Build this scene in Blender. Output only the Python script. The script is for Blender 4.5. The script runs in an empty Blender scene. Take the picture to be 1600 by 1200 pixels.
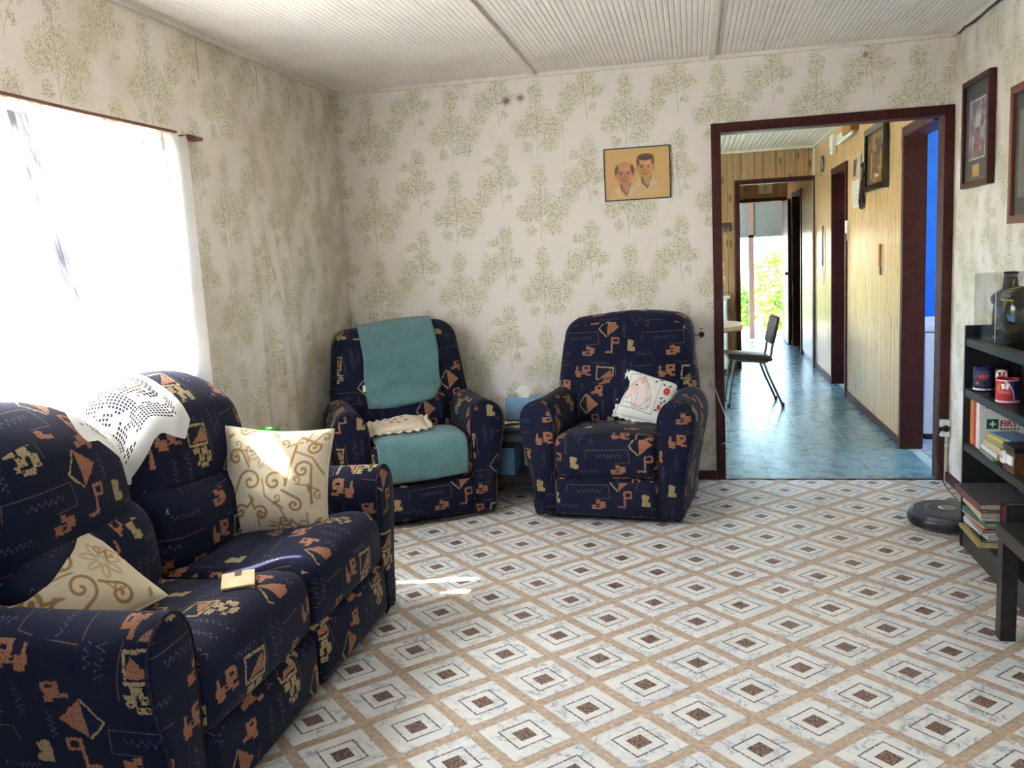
import bpy, bmesh, math, random
import numpy as np
from mathutils import Vector, Matrix
from mathutils.bvhtree import BVHTree
random.seed(7); np.random.seed(7)
SC = bpy.context.scene
COL = SC.collection
PI = math.pi

# ------------------------------------------------------------------ camera
def setup_camera():
    F, yaw, pitch, roll, h, D = 1340.2, 0.2113, 0.1433, -0.052, 1.3843, 5.2287
    f = Vector((-math.sin(yaw) * math.cos(pitch), math.cos(yaw) * math.cos(pitch), -math.sin(pitch)))
    r = Vector((math.cos(yaw), math.sin(yaw), 0)); u = r.cross(f)
    r2 = r * math.cos(roll) + u * math.sin(roll); u2 = -r * math.sin(roll) + u * math.cos(roll)
    cd = bpy.data.cameras.new('camera'); co = bpy.data.objects.new('camera', cd); COL.objects.link(co)
    m = Matrix((r2, u2, -f)).transposed().to_4x4(); m.translation = (0, -D, h)
    co.matrix_world = m
    cd.sensor_width = 36.0; cd.lens = F / 1600 * 36.0; cd.clip_start = 0.02; cd.clip_end = 300
    SC.camera = co
setup_camera()

# ------------------------------------------------------------------ sky, sun, portals, exposure
SUN_DIR = Vector((0.98, 0.19, -1.45)).normalized()
wd = bpy.data.worlds.new('sky'); SC.world = wd; wd.use_nodes = True
wn = wd.node_tree.nodes; wl = wd.node_tree.links
sky = wn.new('ShaderNodeTexSky'); sky.sky_type = 'NISHITA'; sky.sun_disc = False
sky.sun_elevation = math.asin(-SUN_DIR.z); sky.sun_rotation = math.atan2(-SUN_DIR.x, -SUN_DIR.y)
sky.air_density = 1.0; sky.dust_density = 1.0; sky.ozone_density = 1.0
wn['Background'].inputs['Strength'].default_value = 1.0
wl.new(sky.outputs[0], wn['Background'].inputs[0])
sd = bpy.data.lights.new('sun', 'SUN'); so = bpy.data.objects.new('sun', sd); COL.objects.link(so)
sd.energy = 22.0; sd.angle = 0.01; sd.color = (1.0, 0.965, 0.92)
so.rotation_euler = SUN_DIR.to_track_quat('-Z', 'Y').to_euler()
def portal(name, loc, aim, sx, sy):
    l = bpy.data.lights.new(name, 'AREA'); o = bpy.data.objects.new(name, l); COL.objects.link(o)
    l.shape = 'RECTANGLE'; l.size = sx; l.size_y = sy; l.cycles.is_portal = True
    o.location = loc; o.rotation_euler = Vector(aim).to_track_quat('-Z', 'Z').to_euler()
portal('window_portal', (-2.30, -2.70, 1.46), (1, 0, 0), 1.85, 1.1)
portal('rear_window_portal', (-0.45, -6.80, 1.55), (0, 1, 0), 0.8, 0.9)
portal('kitchen_window_portal', (-2.30, 2.60, 1.50), (1, 0, 0), 2.5, 1.2)
portal('back_door_portal', (1.01, 8.18, 1.03), (0, -1, 0), 0.7, 2.1)
portal('side_room_portal', (3.60, 1.15, 1.45), (-1, 0, 0), 1.8, 1.5)
portal('bedroom_portal', (3.60, 3.60, 1.5), (-1, 0, 0), 1.2, 1.2)
vs = SC.view_settings
vs.view_transform = 'Standard'; vs.look = 'None'; vs.gamma = 1.0; vs.use_curve_mapping = False
vs.exposure = 2.08
SC.cycles.max_bounces = 6; SC.cycles.diffuse_bounces = 4; SC.cycles.glossy_bounces = 3; SC.cycles.transparent_max_bounces = 10
SC.cycles.caustics_reflective = False; SC.cycles.caustics_refractive = False
SC.cycles.sample_clamp_indirect = 8.0; SC.cycles.use_adaptive_sampling = True; SC.cycles.adaptive_threshold = 0.18

# ------------------------------------------------------------------ object helpers
def tag(o, label=None, cat=None, group=None, kind=None):
    if label: o['label'] = label
    if cat: o['category'] = cat
    if group: o['group'] = group
    if kind: o['kind'] = kind
    return o
def empty(name, loc=(0, 0, 0), rz=0.0, label=None, cat=None, group=None, kind=None):
    o = bpy.data.objects.new(name, None); COL.objects.link(o)
    o.empty_display_size = 0.05; o.location = loc; o.rotation_euler = (0, 0, rz)
    return tag(o, label, cat, group, kind)
def link(name, me, parent=None, loc=None, rot=None):
    o = bpy.data.objects.new(name, me); COL.objects.link(o)
    if parent: o.parent = parent
    if loc: o.location = loc
    if rot: o.rotation_euler = rot
    return o
class MB:
    """collects vertices, faces and per-face-corner uvs for one mesh"""
    def __init__(s): s.v = []; s.f = []; s.uv = []
    def add(s, v, f, uv=None):
        b = len(s.v); s.v += [tuple(p) for p in v]; s.f += [tuple(i + b for i in q) for q in f]
        return s
    def box(s, x0, x1, y0, y1, z0, z1):
        v = [(x, y, z) for z in (z0, z1) for y in (y0, y1) for x in (x0, x1)]
        return s.add(v, [(0, 2, 3, 1), (4, 5, 7, 6), (0, 1, 5, 4), (2, 6, 7, 3), (0, 4, 6, 2), (1, 3, 7, 5)])
    def tube(s, pts, r, n=8, closed=False, r_end=None):
        P = [Vector(p) for p in pts]; m = len(P); rings = []; up = None
        for i, p in enumerate(P):
            if closed: t = P[(i + 1) % m] - P[i - 1]
            else: t = P[min(i + 1, m - 1)] - P[max(i - 1, 0)]
            t.normalize()
            if up is None:
                up = Vector((0, 0, 1)) if abs(t.z) < 0.9 else Vector((1, 0, 0))
            a = t.cross(up); a.normalize(); b = a.cross(t); b.normalize(); up = b
            rr = r if r_end is None else r + (r_end - r) * i / max(1, m - 1)
            rings.append([p + (a * math.cos(k * 2 * PI / n) + b * math.sin(k * 2 * PI / n)) * rr for k in range(n)])
        v = [q for ring in rings for q in ring]; f = []
        for i in range(m if closed else m - 1):
            j = (i + 1) % m
            for k in range(n):
                f.append((i * n + k, i * n + (k + 1) % n, j * n + (k + 1) % n, j * n + k))
        if not closed:
            f.append(tuple(range(n))[::-1]); f.append(tuple((m - 1) * n + k for k in range(n)))
        return s.add(v, f)
    def lathe(s, prof, c=(0, 0, 0), n=32, axis='z', cap=True):
        v = []; f = []
        for (r, z) in prof:
            for k in range(n):
                a = 2 * PI * k / n
                p = (r * math.cos(a), r * math.sin(a), z)
                if axis == 'y': p = (p[0], p[2], p[1])
                if axis == 'x': p = (p[2], p[0], p[1])
                v.append((p[0] + c[0], p[1] + c[1], p[2] + c[2]))
        for i in range(len(prof) - 1):
            for k in range(n):
                f.append((i * n + k, i * n + (k + 1) % n, (i + 1) * n + (k + 1) % n, (i + 1) * n + k))
        if cap:
            f.append(tuple(range(n))[::-1]); f.append(tuple((len(prof) - 1) * n + k for k in range(n)))
        return s.add(v, f)
    def poly(s, pts, d):
        """extrude a polygon (3d points) by vector d"""
        n = len(pts); d = Vector(d)
        v = [Vector(p) for p in pts] + [Vector(p) + d for p in pts]
        f = [tuple(range(n)), tuple(range(2 * n - 1, n - 1, -1))]
        for i in range(n):
            j = (i + 1) % n; f.append((i, i + n, j + n, j))
        return s.add(v, f)
    def grid(s, fn, nu, nv, wrap_u=False):
        v = [fn(i / nu, j / nv) for j in range(nv + 1) for i in range(nu + 1)]
        f = [(j * (nu + 1) + i, j * (nu + 1) + i + 1, (j + 1) * (nu + 1) + i + 1, (j + 1) * (nu + 1) + i) for j in range(nv) for i in range(nu)]
        return s.add(v, f)
    def mesh(s, name, mat=None, smooth=False, bevel=0.0, fixn=True, boxuv=False, uvoff=(0, 0), merge=False, bseg=2):
        me = bpy.data.meshes.new(name); me.from_pydata(s.v, [], s.f)
        if fixn or bevel or merge:
            bm = bmesh.new(); bm.from_mesh(me)
            if merge: bmesh.ops.remove_doubles(bm, verts=bm.verts, dist=1e-5)
            if bevel:
                es = [e for e in bm.edges if len(e.link_faces) == 2 and e.calc_face_angle(0) > 0.6]
                bmesh.ops.bevel(bm, geom=es, offset=bevel, segments=bseg, affect='EDGES', profile=0.6, clamp_overlap=True)
            if fixn: bmesh.ops.recalc_face_normals(bm, faces=bm.faces)
            bm.to_mesh(me); bm.free()
        if smooth: me.polygons.foreach_set('use_smooth', [True] * len(me.polygons))
        if boxuv: box_uv(me, uvoff)
        if mat: me.materials.append(mat)
        return me
    def build(s, name, mat, parent=None, loc=None, rot=None, **k):
        return link(name, s.mesh(name, mat, **k), parent, loc, rot)
def box_uv(me, off=(0, 0)):
    uv = me.uv_layers.new(name='UVMap'); co = np.array([v.co[:] for v in me.vertices])
    for p in me.polygons:
        n = p.normal; a = max(range(3), key=lambda i: abs(n[i]) * (1.0, 1.0, 1.12)[i])
        for li in p.loop_indices:
            c = co[me.loops[li].vertex_index]
            q = ((c[1], c[2]), (c[0], c[2]), (c[0], c[1]))[a]
            uv.data[li].uv = (q[0] + off[0] + 0.13 * a, q[1] + off[1] + 0.21 * a)
def rbox(hx, hy, hz, r, bulge=(0, 0, 0), n=8, nc=3):
    """rounded and puffed box, returned as vertices and faces"""
    H = np.array([hx, hy, hz]); 
    def coords(h):
        rr = min(r, h * 0.98)
        c = [h - rr + rr * math.tan(PI / 4 * k / nc) for k in range(nc + 1)]
        inner = list(np.linspace(-(h - rr), h - rr, n + 1))
        return [-x for x in c[::-1]][:-1] + inner + c[1:]
    key = {}; V = []; Fc = []
    def vid(p):
        k = tuple(np.round(p, 6))
        if k not in key:
            key[k] = len(V); V.append(np.array(p, float))
        return key[k]
    C = [coords(h) for h in H]
    for ax in range(3):
        o = [i for i in range(3) if i != ax]
        for sgn in (-1, 1):
            g = [[None] * len(C[o[1]]) for _ in C[o[0]]]
            for i, a in enumerate(C[o[0]]):
                for j, b in enumerate(C[o[1]]):
                    p = np.zeros(3); p[ax] = sgn * H[ax]; p[o[0]] = a; p[o[1]] = b
                    g[i][j] = vid(p)
            for i in range(len(C[o[0]]) - 1):
                for j in range(len(C[o[1]]) - 1):
                    q = (g[i][j], g[i + 1][j], g[i + 1][j + 1], g[i][j + 1])
                    Fc.append(q if (sgn > 0) == (ax != 1) else q[::-1])
    V = np.array(V); R = np.minimum(r, H * 0.98)
    inner = np.clip(V, -(H - R), H - R); d = (V - inner) / R
    L = np.linalg.norm(d, axis=1); L[L == 0] = 1
    V = inner + d / L[:, None] * R
    U = V / H
    out = V.copy()
    for ax in range(3):
        if bulge[ax]:
            o = [i for i in range(3) if i != ax]
            out[:, ax] += bulge[ax] * U[:, ax] * np.maximum(0, 1 - U[:, o[0]] ** 2) * np.maximum(0, 1 - U[:, o[1]] ** 2)
    return out, Fc
def puff(name, mat, parent, c, h, r, bulge=(0, 0, 0), n=8, deform=None, uvoff=(0, 0), nc=3):
    v, f = rbox(h[0], h[1], h[2], r, bulge, n, nc)
    v = v + np.array(c)
    if deform is not None: v = deform(v)
    mb = MB().add(v, f)
    return mb.build(name, mat, parent, smooth=True, boxuv=True, uvoff=uvoff)

# ------------------------------------------------------------------ node expressions
class E:
    def __init__(s, g, x): s.g = g; s.x = x
    def _m(s, op, b=None, c=None): return s.g.math(op, s, b, c)
    def __add__(s, b): return s._m('ADD', b)
    __radd__ = __add__
    def __sub__(s, b): return s._m('SUBTRACT', b)
    def __rsub__(s, b): return s.g.math('SUBTRACT', b, s)
    def __mul__(s, b): return s._m('MULTIPLY', b)
    __rmul__ = __mul__
    def __truediv__(s, b): return s._m('DIVIDE', b)
    def __lt__(s, b): return s._m('LESS_THAN', b)
    def __gt__(s, b): return s._m('GREATER_THAN', b)
    def __neg__(s): return s * -1.0
    def abs(s): return s._m('ABSOLUTE')
    def max(s, b): return s._m('MAXIMUM', b)
    def min(s, b): return s._m('MINIMUM', b)
    def sin(s): return s._m('SINE')
    def fract(s): return s._m('FRACT')
    def floor(s): return s._m('FLOOR')
    def round(s): return s._m('ROUND')
    def pow(s, b): return s._m('POWER', b)
    def clamp(s): return s.min(1.0).max(0.0)
    def pp(s, b): return s._m('PINGPONG', b)
class G:
    def __init__(g, name, rough=0.6, spec=0.3):
        g.mat = bpy.data.materials.new(name); g.mat.use_nodes = True
        g.nt = g.mat.node_tree; g.N = g.nt.nodes; g.L = g.nt.links
        g.b = g.N['Principled BSDF']; g.b.inputs['Roughness'].default_value = rough
        g.b.inputs['Specular IOR Level'].default_value = spec
    def put(g, sock, v):
        if isinstance(v, E): v = v.x
        if isinstance(v, bpy.types.NodeSocket): g.L.new(v, sock)
        elif v is not None: sock.default_value = v
    def math(g, op, a, b=None, c=None):
        n = g.N.new('ShaderNodeMath'); n.operation = op
        for i, q in enumerate((a, b, c)): 
            if q is not None: g.put(n.inputs[i], q)
        return E(g, n.outputs[0])
    def coord(g, kind='Object'):
        n = g.N.new('ShaderNodeTexCoord'); return n.outputs[kind]
    def xyz(g, sock):
        n = g.N.new('ShaderNodeSeparateXYZ'); g.L.new(sock, n.inputs[0]); return [E(g, o) for o in n.outputs]
    def vec(g, x=0, y=0, z=0):
        n = g.N.new('ShaderNodeCombineXYZ')
        for i, q in enumerate((x, y, z)): g.put(n.inputs[i], q)
        return n.outputs[0]
    def vmul(g, v, s, off=(0, 0, 0)):
        n = g.N.new('ShaderNodeMapping'); g.L.new(v, n.inputs[0]); n.inputs['Scale'].default_value = s; n.inputs['Location'].default_value = off
        return n.outputs[0]
    def noise(g, v, scale=5, detail=3, rough=0.5, dist=0.0, color=False):
        n = g.N.new('ShaderNodeTexNoise'); g.put(n.inputs['Vector'], v); n.inputs['Scale'].default_value = scale
        n.inputs['Detail'].default_value = detail; n.inputs['Roughness'].default_value = rough; n.inputs['Distortion'].default_value = dist
        return n.outputs['Color'] if color else E(g, n.outputs[0])
    def voro(g, v, scale=5, feature='F1', out='Distance', rnd=1.0):
        n = g.N.new('ShaderNodeTexVoronoi'); n.feature = feature; g.put(n.inputs['Vector'], v); n.inputs['Scale'].default_value = scale
        n.inputs['Randomness'].default_value = rnd
        return n.outputs[out] if out == 'Color' else E(g, n.outputs[out])
    def sstep(g, x, a, b, lo=0.0, hi=1.0):
        n = g.N.new('ShaderNodeMapRange'); n.interpolation_type = 'SMOOTHSTEP'
        g.put(n.inputs[0], x); n.inputs[1].default_value = a; n.inputs[2].default_value = b; n.inputs[3].default_value = lo; n.inputs[4].default_value = hi
        return E(g, n.outputs[0])
    def mix(g, f, a, b):
        n = g.N.new('ShaderNodeMix'); n.data_type = 'RGBA'
        g.put(n.inputs[0], f)
        for s, q in ((n.inputs[6], a), (n.inputs[7], b)):
            g.put(s, q if not isinstance(q, tuple) else (q[0], q[1], q[2], 1))
        return n.outputs[2]
    def color(g, c):
        g.put(g.b.inputs['Base Color'], c if not isinstance(c, tuple) else (c[0], c[1], c[2], 1)); return g
    def bump(g, h, strength=0.3, dist=0.01):
        n = g.N.new('ShaderNodeBump'); n.inputs['Strength'].default_value = strength; n.inputs['Distance'].default_value = dist
        g.put(n.inputs['Height'], h); g.L.new(n.outputs[0], g.b.inputs['Normal']); return g
    # 2d masks
    def rect(g, u, v, cx, cy, hw, hh, rot=0):
        du = u - cx; dv = v - cy
        if rot:
            c, s = math.cos(rot), math.sin(rot); du, dv = du * c + dv * s, dv * c - du * s
        return (du.abs() < hw) * (dv.abs() < hh)
    def seg(g, u, v, x0, y0, x1, y1, w):
        L = math.hypot(x1 - x0, y1 - y0)
        return g.rect(u, v, (x0 + x1) / 2, (y0 + y1) / 2, L / 2 + w * 0.5, w, math.atan2(y1 - y0, x1 - x0))
    def tri(g, u, v, A, B, C):
        m = None
        if (B[0] - A[0]) * (C[1] - A[1]) - (B[1] - A[1]) * (C[0] - A[0]) < 0: B, C = C, B
        for (p, q) in ((A, B), (B, C), (C, A)):
            nx, ny = -(q[1] - p[1]), q[0] - p[0]
            e = (u * nx + v * ny) > (p[0] * nx + p[1] * ny)
            m = e if m is None else m * e
        return m
def srgb(r, g, b):
    f = lambda c: (c / 255 / 12.92) if c / 255 <= 0.04045 else ((c / 255 + 0.055) / 1.055) ** 2.4
    return (f(r), f(g), f(b))
def plain(name, rgb, rough=0.55, spec=0.3, metal=0.0, var=0.12, scale=30, bump=0.0, coat=0.0):
    g = G(name, rough, spec); o = g.coord()
    n = g.noise(o, scale, 4, 0.6)
    c = srgb(*rgb)
    g.color(g.mix(g.sstep(n, 0.3, 0.7), tuple(x * (1 - var) for x in c), tuple(min(1, x * (1 + var)) for x in c)))
    g.b.inputs['Metallic'].default_value = metal
    if bump: g.bump(n, bump, 0.004)
    if coat: g.b.inputs['Coat Weight'].default_value = coat
    return g.mat
def vcol_mat(name, rough=0.7, spec=0.25, bump=0.0, scale=300, coat=0.0):
    g = G(name, rough, spec); n = g.N.new('ShaderNodeAttribute'); n.attribute_name = 'paint'
    w = g.noise(g.coord(), scale, 2, 0.5)
    g.color(g.mix(g.sstep(w, 0.35, 0.75, 0.0, 0.12), n.outputs['Color'], (0.25, 0.22, 0.18)))
    if bump: g.bump(w, bump, 0.003)
    g.b.inputs['Coat Weight'].default_value = coat
    return g.mat

# ------------------------------------------------------------------ numpy painter for flat prints
class Paint:
    def __init__(s, w, h, asp, base):
        s.w, s.h = w, h
        x = np.linspace(0, asp, w); y = np.linspace(0, 1, h)
        s.X, s.Y = np.meshgrid(x, y); s.asp = asp
        s.c = np.zeros((h, w, 3)); s.c[:] = srgb(*base)
        s.aa = 0.7 / h
    def over(s, m, rgb, a=1.0):
        m = np.clip(m, 0, 1)[..., None] * a; s.c = s.c * (1 - m) + np.array(srgb(*rgb)) * m
    def ell(s, cx, cy, rx, ry, rgb, a=1.0, soft=0.12, rot=0):
        dx, dy = s.X - cx, s.Y - cy
        if rot: dx, dy = dx * math.cos(rot) + dy * math.sin(rot), dy * math.cos(rot) - dx * math.sin(rot)
        d = np.sqrt((dx / rx) ** 2 + (dy / ry) ** 2)
        s.over((1 + soft - d) / (2 * soft), rgb, a)
    def line(s, pts, wd, rgb, a=1.0):
        best = np.full(s.X.shape, 9.0)
        for (x0, y0), (x1, y1) in zip(pts[:-1], pts[1:]):
            vx, vy = x1 - x0, y1 - y0; L = vx * vx + vy * vy + 1e-12
            t = np.clip(((s.X - x0) * vx + (s.Y - y0) * vy) / L, 0, 1)
            best = np.minimum(best, np.hypot(s.X - x0 - t * vx, s.Y - y0 - t * vy))
        s.over((wd + s.aa - best) / (2 * s.aa), rgb, a)
    def poly(s, pts, rgb, a=1.0):
        ins = np.zeros(s.X.shape, bool); n = len(pts)
        for i in range(n):
            (x0, y0), (x1, y1) = pts[i], pts[(i + 1) % n]
            if y0 == y1: continue
            c = ((y0 > s.Y) != (y1 > s.Y)) & (s.X < (x1 - x0) * (s.Y - y0) / (y1 - y0) + x0)
            ins ^= c
        s.over(ins.astype(float), rgb, a)
    def rect(s, x0, x1, y0, y1, rgb, a=1.0): s.poly([(x0, y0), (x1, y0), (x1, y1), (x0, y1)], rgb, a)
    def spiral(s, cx, cy, r0, turns, a0, sgn, wd, rgb, tail=None):
        pts = []
        for k in range(40):
            t = k / 39; a = a0 + sgn * turns * 2 * PI * t; r = r0 * (1 - t * 0.92)
            pts.append((cx + r * math.cos(a), cy + r * math.sin(a)))
        if tail: pts = [tail] + pts
        s.line(pts, wd, rgb)
    def noise(s, amt):
        s.c *= 1 + amt * (np.random.rand(s.h, s.w, 1) - 0.5)
def painted_grid(name, pt, fn, mat, parent=None, smooth=False, loc=None, rot=None):
    """grid mesh whose vertices carry the painted colours; fn(u,v)->xyz with u,v in 0..1"""
    mb = MB().grid(fn, pt.w - 1, pt.h - 1)
    me = mb.mesh(name, mat, smooth=smooth, fixn=False)
    at = me.color_attributes.new('paint', 'FLOAT_COLOR', 'POINT')
    rgba = np.ones((pt.h * pt.w, 4)); rgba[:, :3] = np.clip(pt.c, 0, 1).reshape(-1, 3)
    at.data.foreach_set('color', rgba.ravel())
    return link(name, me, parent, loc, rot)

# ------------------------------------------------------------------ materials
def wallpaper(name, ax):
    g = G(name, 0.62, 0.25); p = g.xyz(g.coord()); u = p[ax]; v = p[2]; vv = g.vec(u, v, 0)
    W, Hh = 0.53, 0.49
    wx = g.xyz(g.noise(vv, 24, 2, 0.6, color=True)); nz = wx[2]
    uw = (((u + wx[0] * 0.05 - 0.025) / W).fract()) * W; vw = (((v + wx[1] * 0.05 - 0.025) / Hh).fract()) * Hh
    blobs = [(0.17, 0.24, 0.10, 0.10), (0.17, 0.395, 0.050, 0.085), (0.085, 0.19, 0.070, 0.065), (0.265, 0.20, 0.090, 0.085), (0.245, 0.105, 0.065, 0.05), (0.11, 0.085, 0.035, 0.035),
             (0.47, 0.42, 0.070, 0.085), (0.385, 0.37, 0.075, 0.080), (0.345, 0.29, 0.065, 0.06), (0.53, 0.385, 0.075, 0.045), (0.0, 0.385, 0.055, 0.040), (0.475, 0.06, 0.050, 0.07), (0.475, 0.50, 0.06, 0.07), (0.40, 0.015, 0.05, 0.04), (0.52, 0.29, 0.035, 0.025)]
    den = None
    for (cx, cy, rx, ry) in blobs:
        a = g.math('MULTIPLY_ADD', uw, 1 / rx, -cx / rx); b = g.math('MULTIPLY_ADD', vw, 1 / ry, -cy / ry)
        d = g.math('MULTIPLY_ADD', a, a, b * b)
        den = d if den is None else den.min(d)
    den = 1.0 - den
    vn = g.N.new('ShaderNodeTexVoronoi'); g.put(vn.inputs['Vector'], vv); vn.inputs['Scale'].default_value = 125
    lv = E(g, vn.outputs['Distance']); lc = g.xyz(vn.outputs['Color'])
    fine = g.noise(vv, 80, 2, 0.65)
    msk = g.sstep(den + (fine - 0.5) * 3.0 + (nz - 0.5) * 0.8, -0.25, 0.85)
    leaf = (1.0 - g.sstep(lv, 0.30, 0.62)) * g.sstep(lc[0], 0.2, 0.7) * msk
    big = g.sstep(fine, 0.5, 0.66) * msk
    br = None; us = (((u + wx[2] * 0.014 - 0.007) / W).fract()) * W; vs_ = ((v / Hh).fract()) * Hh
    for (x0, y0, x1, y1, w) in [(0.17, 0.015, 0.172, 0.38, 0.0014), (0.172, 0.11, 0.10, 0.25, 0.0011), (0.172, 0.07, 0.25, 0.21, 0.0011), (0.475, 0.22, 0.455, 0.48, 0.0014), (0.475, 0.25, 0.525, 0.37, 0.0012), (0.465, 0.31, 0.39, 0.42, 0.0010)]:
        L = math.hypot(x1 - x0, y1 - y0); a = math.atan2(y1 - y0, x1 - x0); cx, cy = (x0 + x1) / 2, (y0 + y1) / 2; c, s_ = math.cos(a), math.sin(a)
        al = g.math('MULTIPLY_ADD', us, c, g.math('MULTIPLY_ADD', vs_, s_, -(cx * c + cy * s_)))
        ac = g.math('MULTIPLY_ADD', us, -s_, g.math('MULTIPLY_ADD', vs_, c, cx * s_ - cy * c))
        m = (al.abs() < L / 2) * (ac.abs() < w)
        br = m if br is None else br.max(m)
    blot_n = g.noise(vv, 1.3, 4, 0.65, 0.4)
    c = g.mix(msk * 0.62, srgb(233, 225, 216), srgb(213, 208, 178))
    c = g.mix(big * 0.40, c, srgb(184, 179, 138))
    c = g.mix(leaf * 0.74, c, srgb(136, 130, 94))
    c = g.mix(br * 0.55, c, srgb(128, 118, 90))
    sm = (((u - 0.33) / W).fract() - 0.5).abs()
    c = g.mix((sm > 0.4972) * 0.22, c, srgb(140, 128, 105))
    blot = g.sstep(blot_n, 0.52, 0.78)
    c = g.mix(blot * 0.30 if ax == 0 else g.sstep(blot_n, 0.38, 0.7) * 0.62, c, srgb(188, 174, 138) if ax == 0 else srgb(190, 176, 146))  # side walls: stains spread and strengthened so their colour also dims these walls
    mould = g.sstep(fine * 0.35 + blot_n * 0.65, 0.57, 0.66) * g.sstep(v, 2.15, 2.5)
    c = g.mix(mould * 0.45, c, srgb(112, 96, 62))
    if ax == 0:   # brown damp spots under the ceiling strip
        for (sx, sz, sr) in ((-1.07, 2.33, 0.022), (-0.98, 2.34, 0.02), (0.96, 2.40, 0.012)):
            dd = ((u - sx) * (u - sx) + (v - sz) * (v - sz)).pow(0.5) + (fine - 0.5) * 0.04
            c = g.mix((1.0 - g.sstep(dd, sr * 0.3, sr * 1.7)) * 0.75, c, srgb(92, 68, 42))
    else:         # splits in the paper on the window wall
        for (sy, z0, z1) in ((-1.56, 2.26, 2.5), (-1.01, 2.27, 2.43), (-0.66, 2.25, 2.43), (-0.80, 0.9, 1.9), (-1.46, 1.2, 1.75)):
            l = (u - sy + (nz - 0.5) * 0.02).abs()
            c = g.mix((1.0 - g.sstep(l, 0.001, 0.0035)) * (v > z0) * (v < z1) * (0.75 if z0 > 2.2 else 0.3), c, srgb(60, 48, 32))
    g.color(c)
    g.bump(g.noise(vv, 9, 1, 0.5), 0.15, 0.006)
    return g.mat
def tile_mat():
    g = G('marble_print_tile', 0.32, 0.5); un_ = g.N.new('ShaderNodeUVMap'); un_.uv_map = 'UVMap'; x, y, z = g.xyz(un_.outputs[0])
    pv = g.N.new('ShaderNodeNewGeometry').outputs['Position']
    m = x.abs().max(y.abs())
    n1 = g.noise(pv, 9, 4, 0.6, 1.6); n2 = g.noise(pv, 13, 3, 0.6, 1.0)
    vein = 1.0 - g.sstep((n1 - 0.5).abs(), 0.0, 0.045)
    c = g.mix(g.sstep(n2, 0.35, 0.7), srgb(240, 240, 236), srgb(226, 229, 231))
    c = g.mix(vein * g.sstep(n2, 0.42, 0.6) * 0.7, c, srgb(140, 144, 154))
    inn = (m < 0.0555)
    c = g.mix(inn * 0.4, c, srgb(240, 238, 232))
    ringn = g.noise(pv, 120, 2, 0.6)
    ring = (1.0 - g.sstep((m - 0.0555).abs(), 0.0020, 0.0036))
    c = g.mix(ring * g.sstep(ringn, 0.3, 0.5), c, srgb(84, 82, 94))
    bn = g.noise(pv, 130, 2, 0.75)
    brown = g.mix(g.sstep(bn, 0.40, 0.62), srgb(78, 52, 46), srgb(168, 140, 122))
    cross = (x.abs() - y.abs()).abs()
    brown = g.mix((1.0 - g.sstep(cross, 0.001, 0.003)) * 0.7, brown, srgb(70, 44, 40))
    c = g.mix(m < 0.0262, c, brown)
    c = g.mix((1.0 - g.sstep((m - 0.0262).abs(), 0.0006, 0.0016)) * 0.8, c, srgb(60, 44, 44))
    wear = g.sstep(g.noise(pv, 5, 4, 0.6), 0.55, 0.8)
    c = g.mix(wear * 0.14, c, srgb(206, 194, 168))
    g.color(c); g.put(g.b.inputs['Roughness'], 0.27 + n2 * 0.2)
    return g.mat
def strip_mat():
    g = G('tan_stone_strip', 0.38, 0.45); o = g.coord()
    n = g.noise(o, 48, 3, 0.7); k = g.voro(o, 85, 'F1')
    c = g.mix(g.sstep(n, 0.3, 0.7), srgb(178, 154, 132), srgb(214, 196, 174))
    c = g.mix((1.0 - g.sstep(k, 0.12, 0.3)) * g.sstep(n, 0.42, 0.58) * 0.7, c, srgb(120, 94, 74))
    return g.color(c).mat
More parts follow.
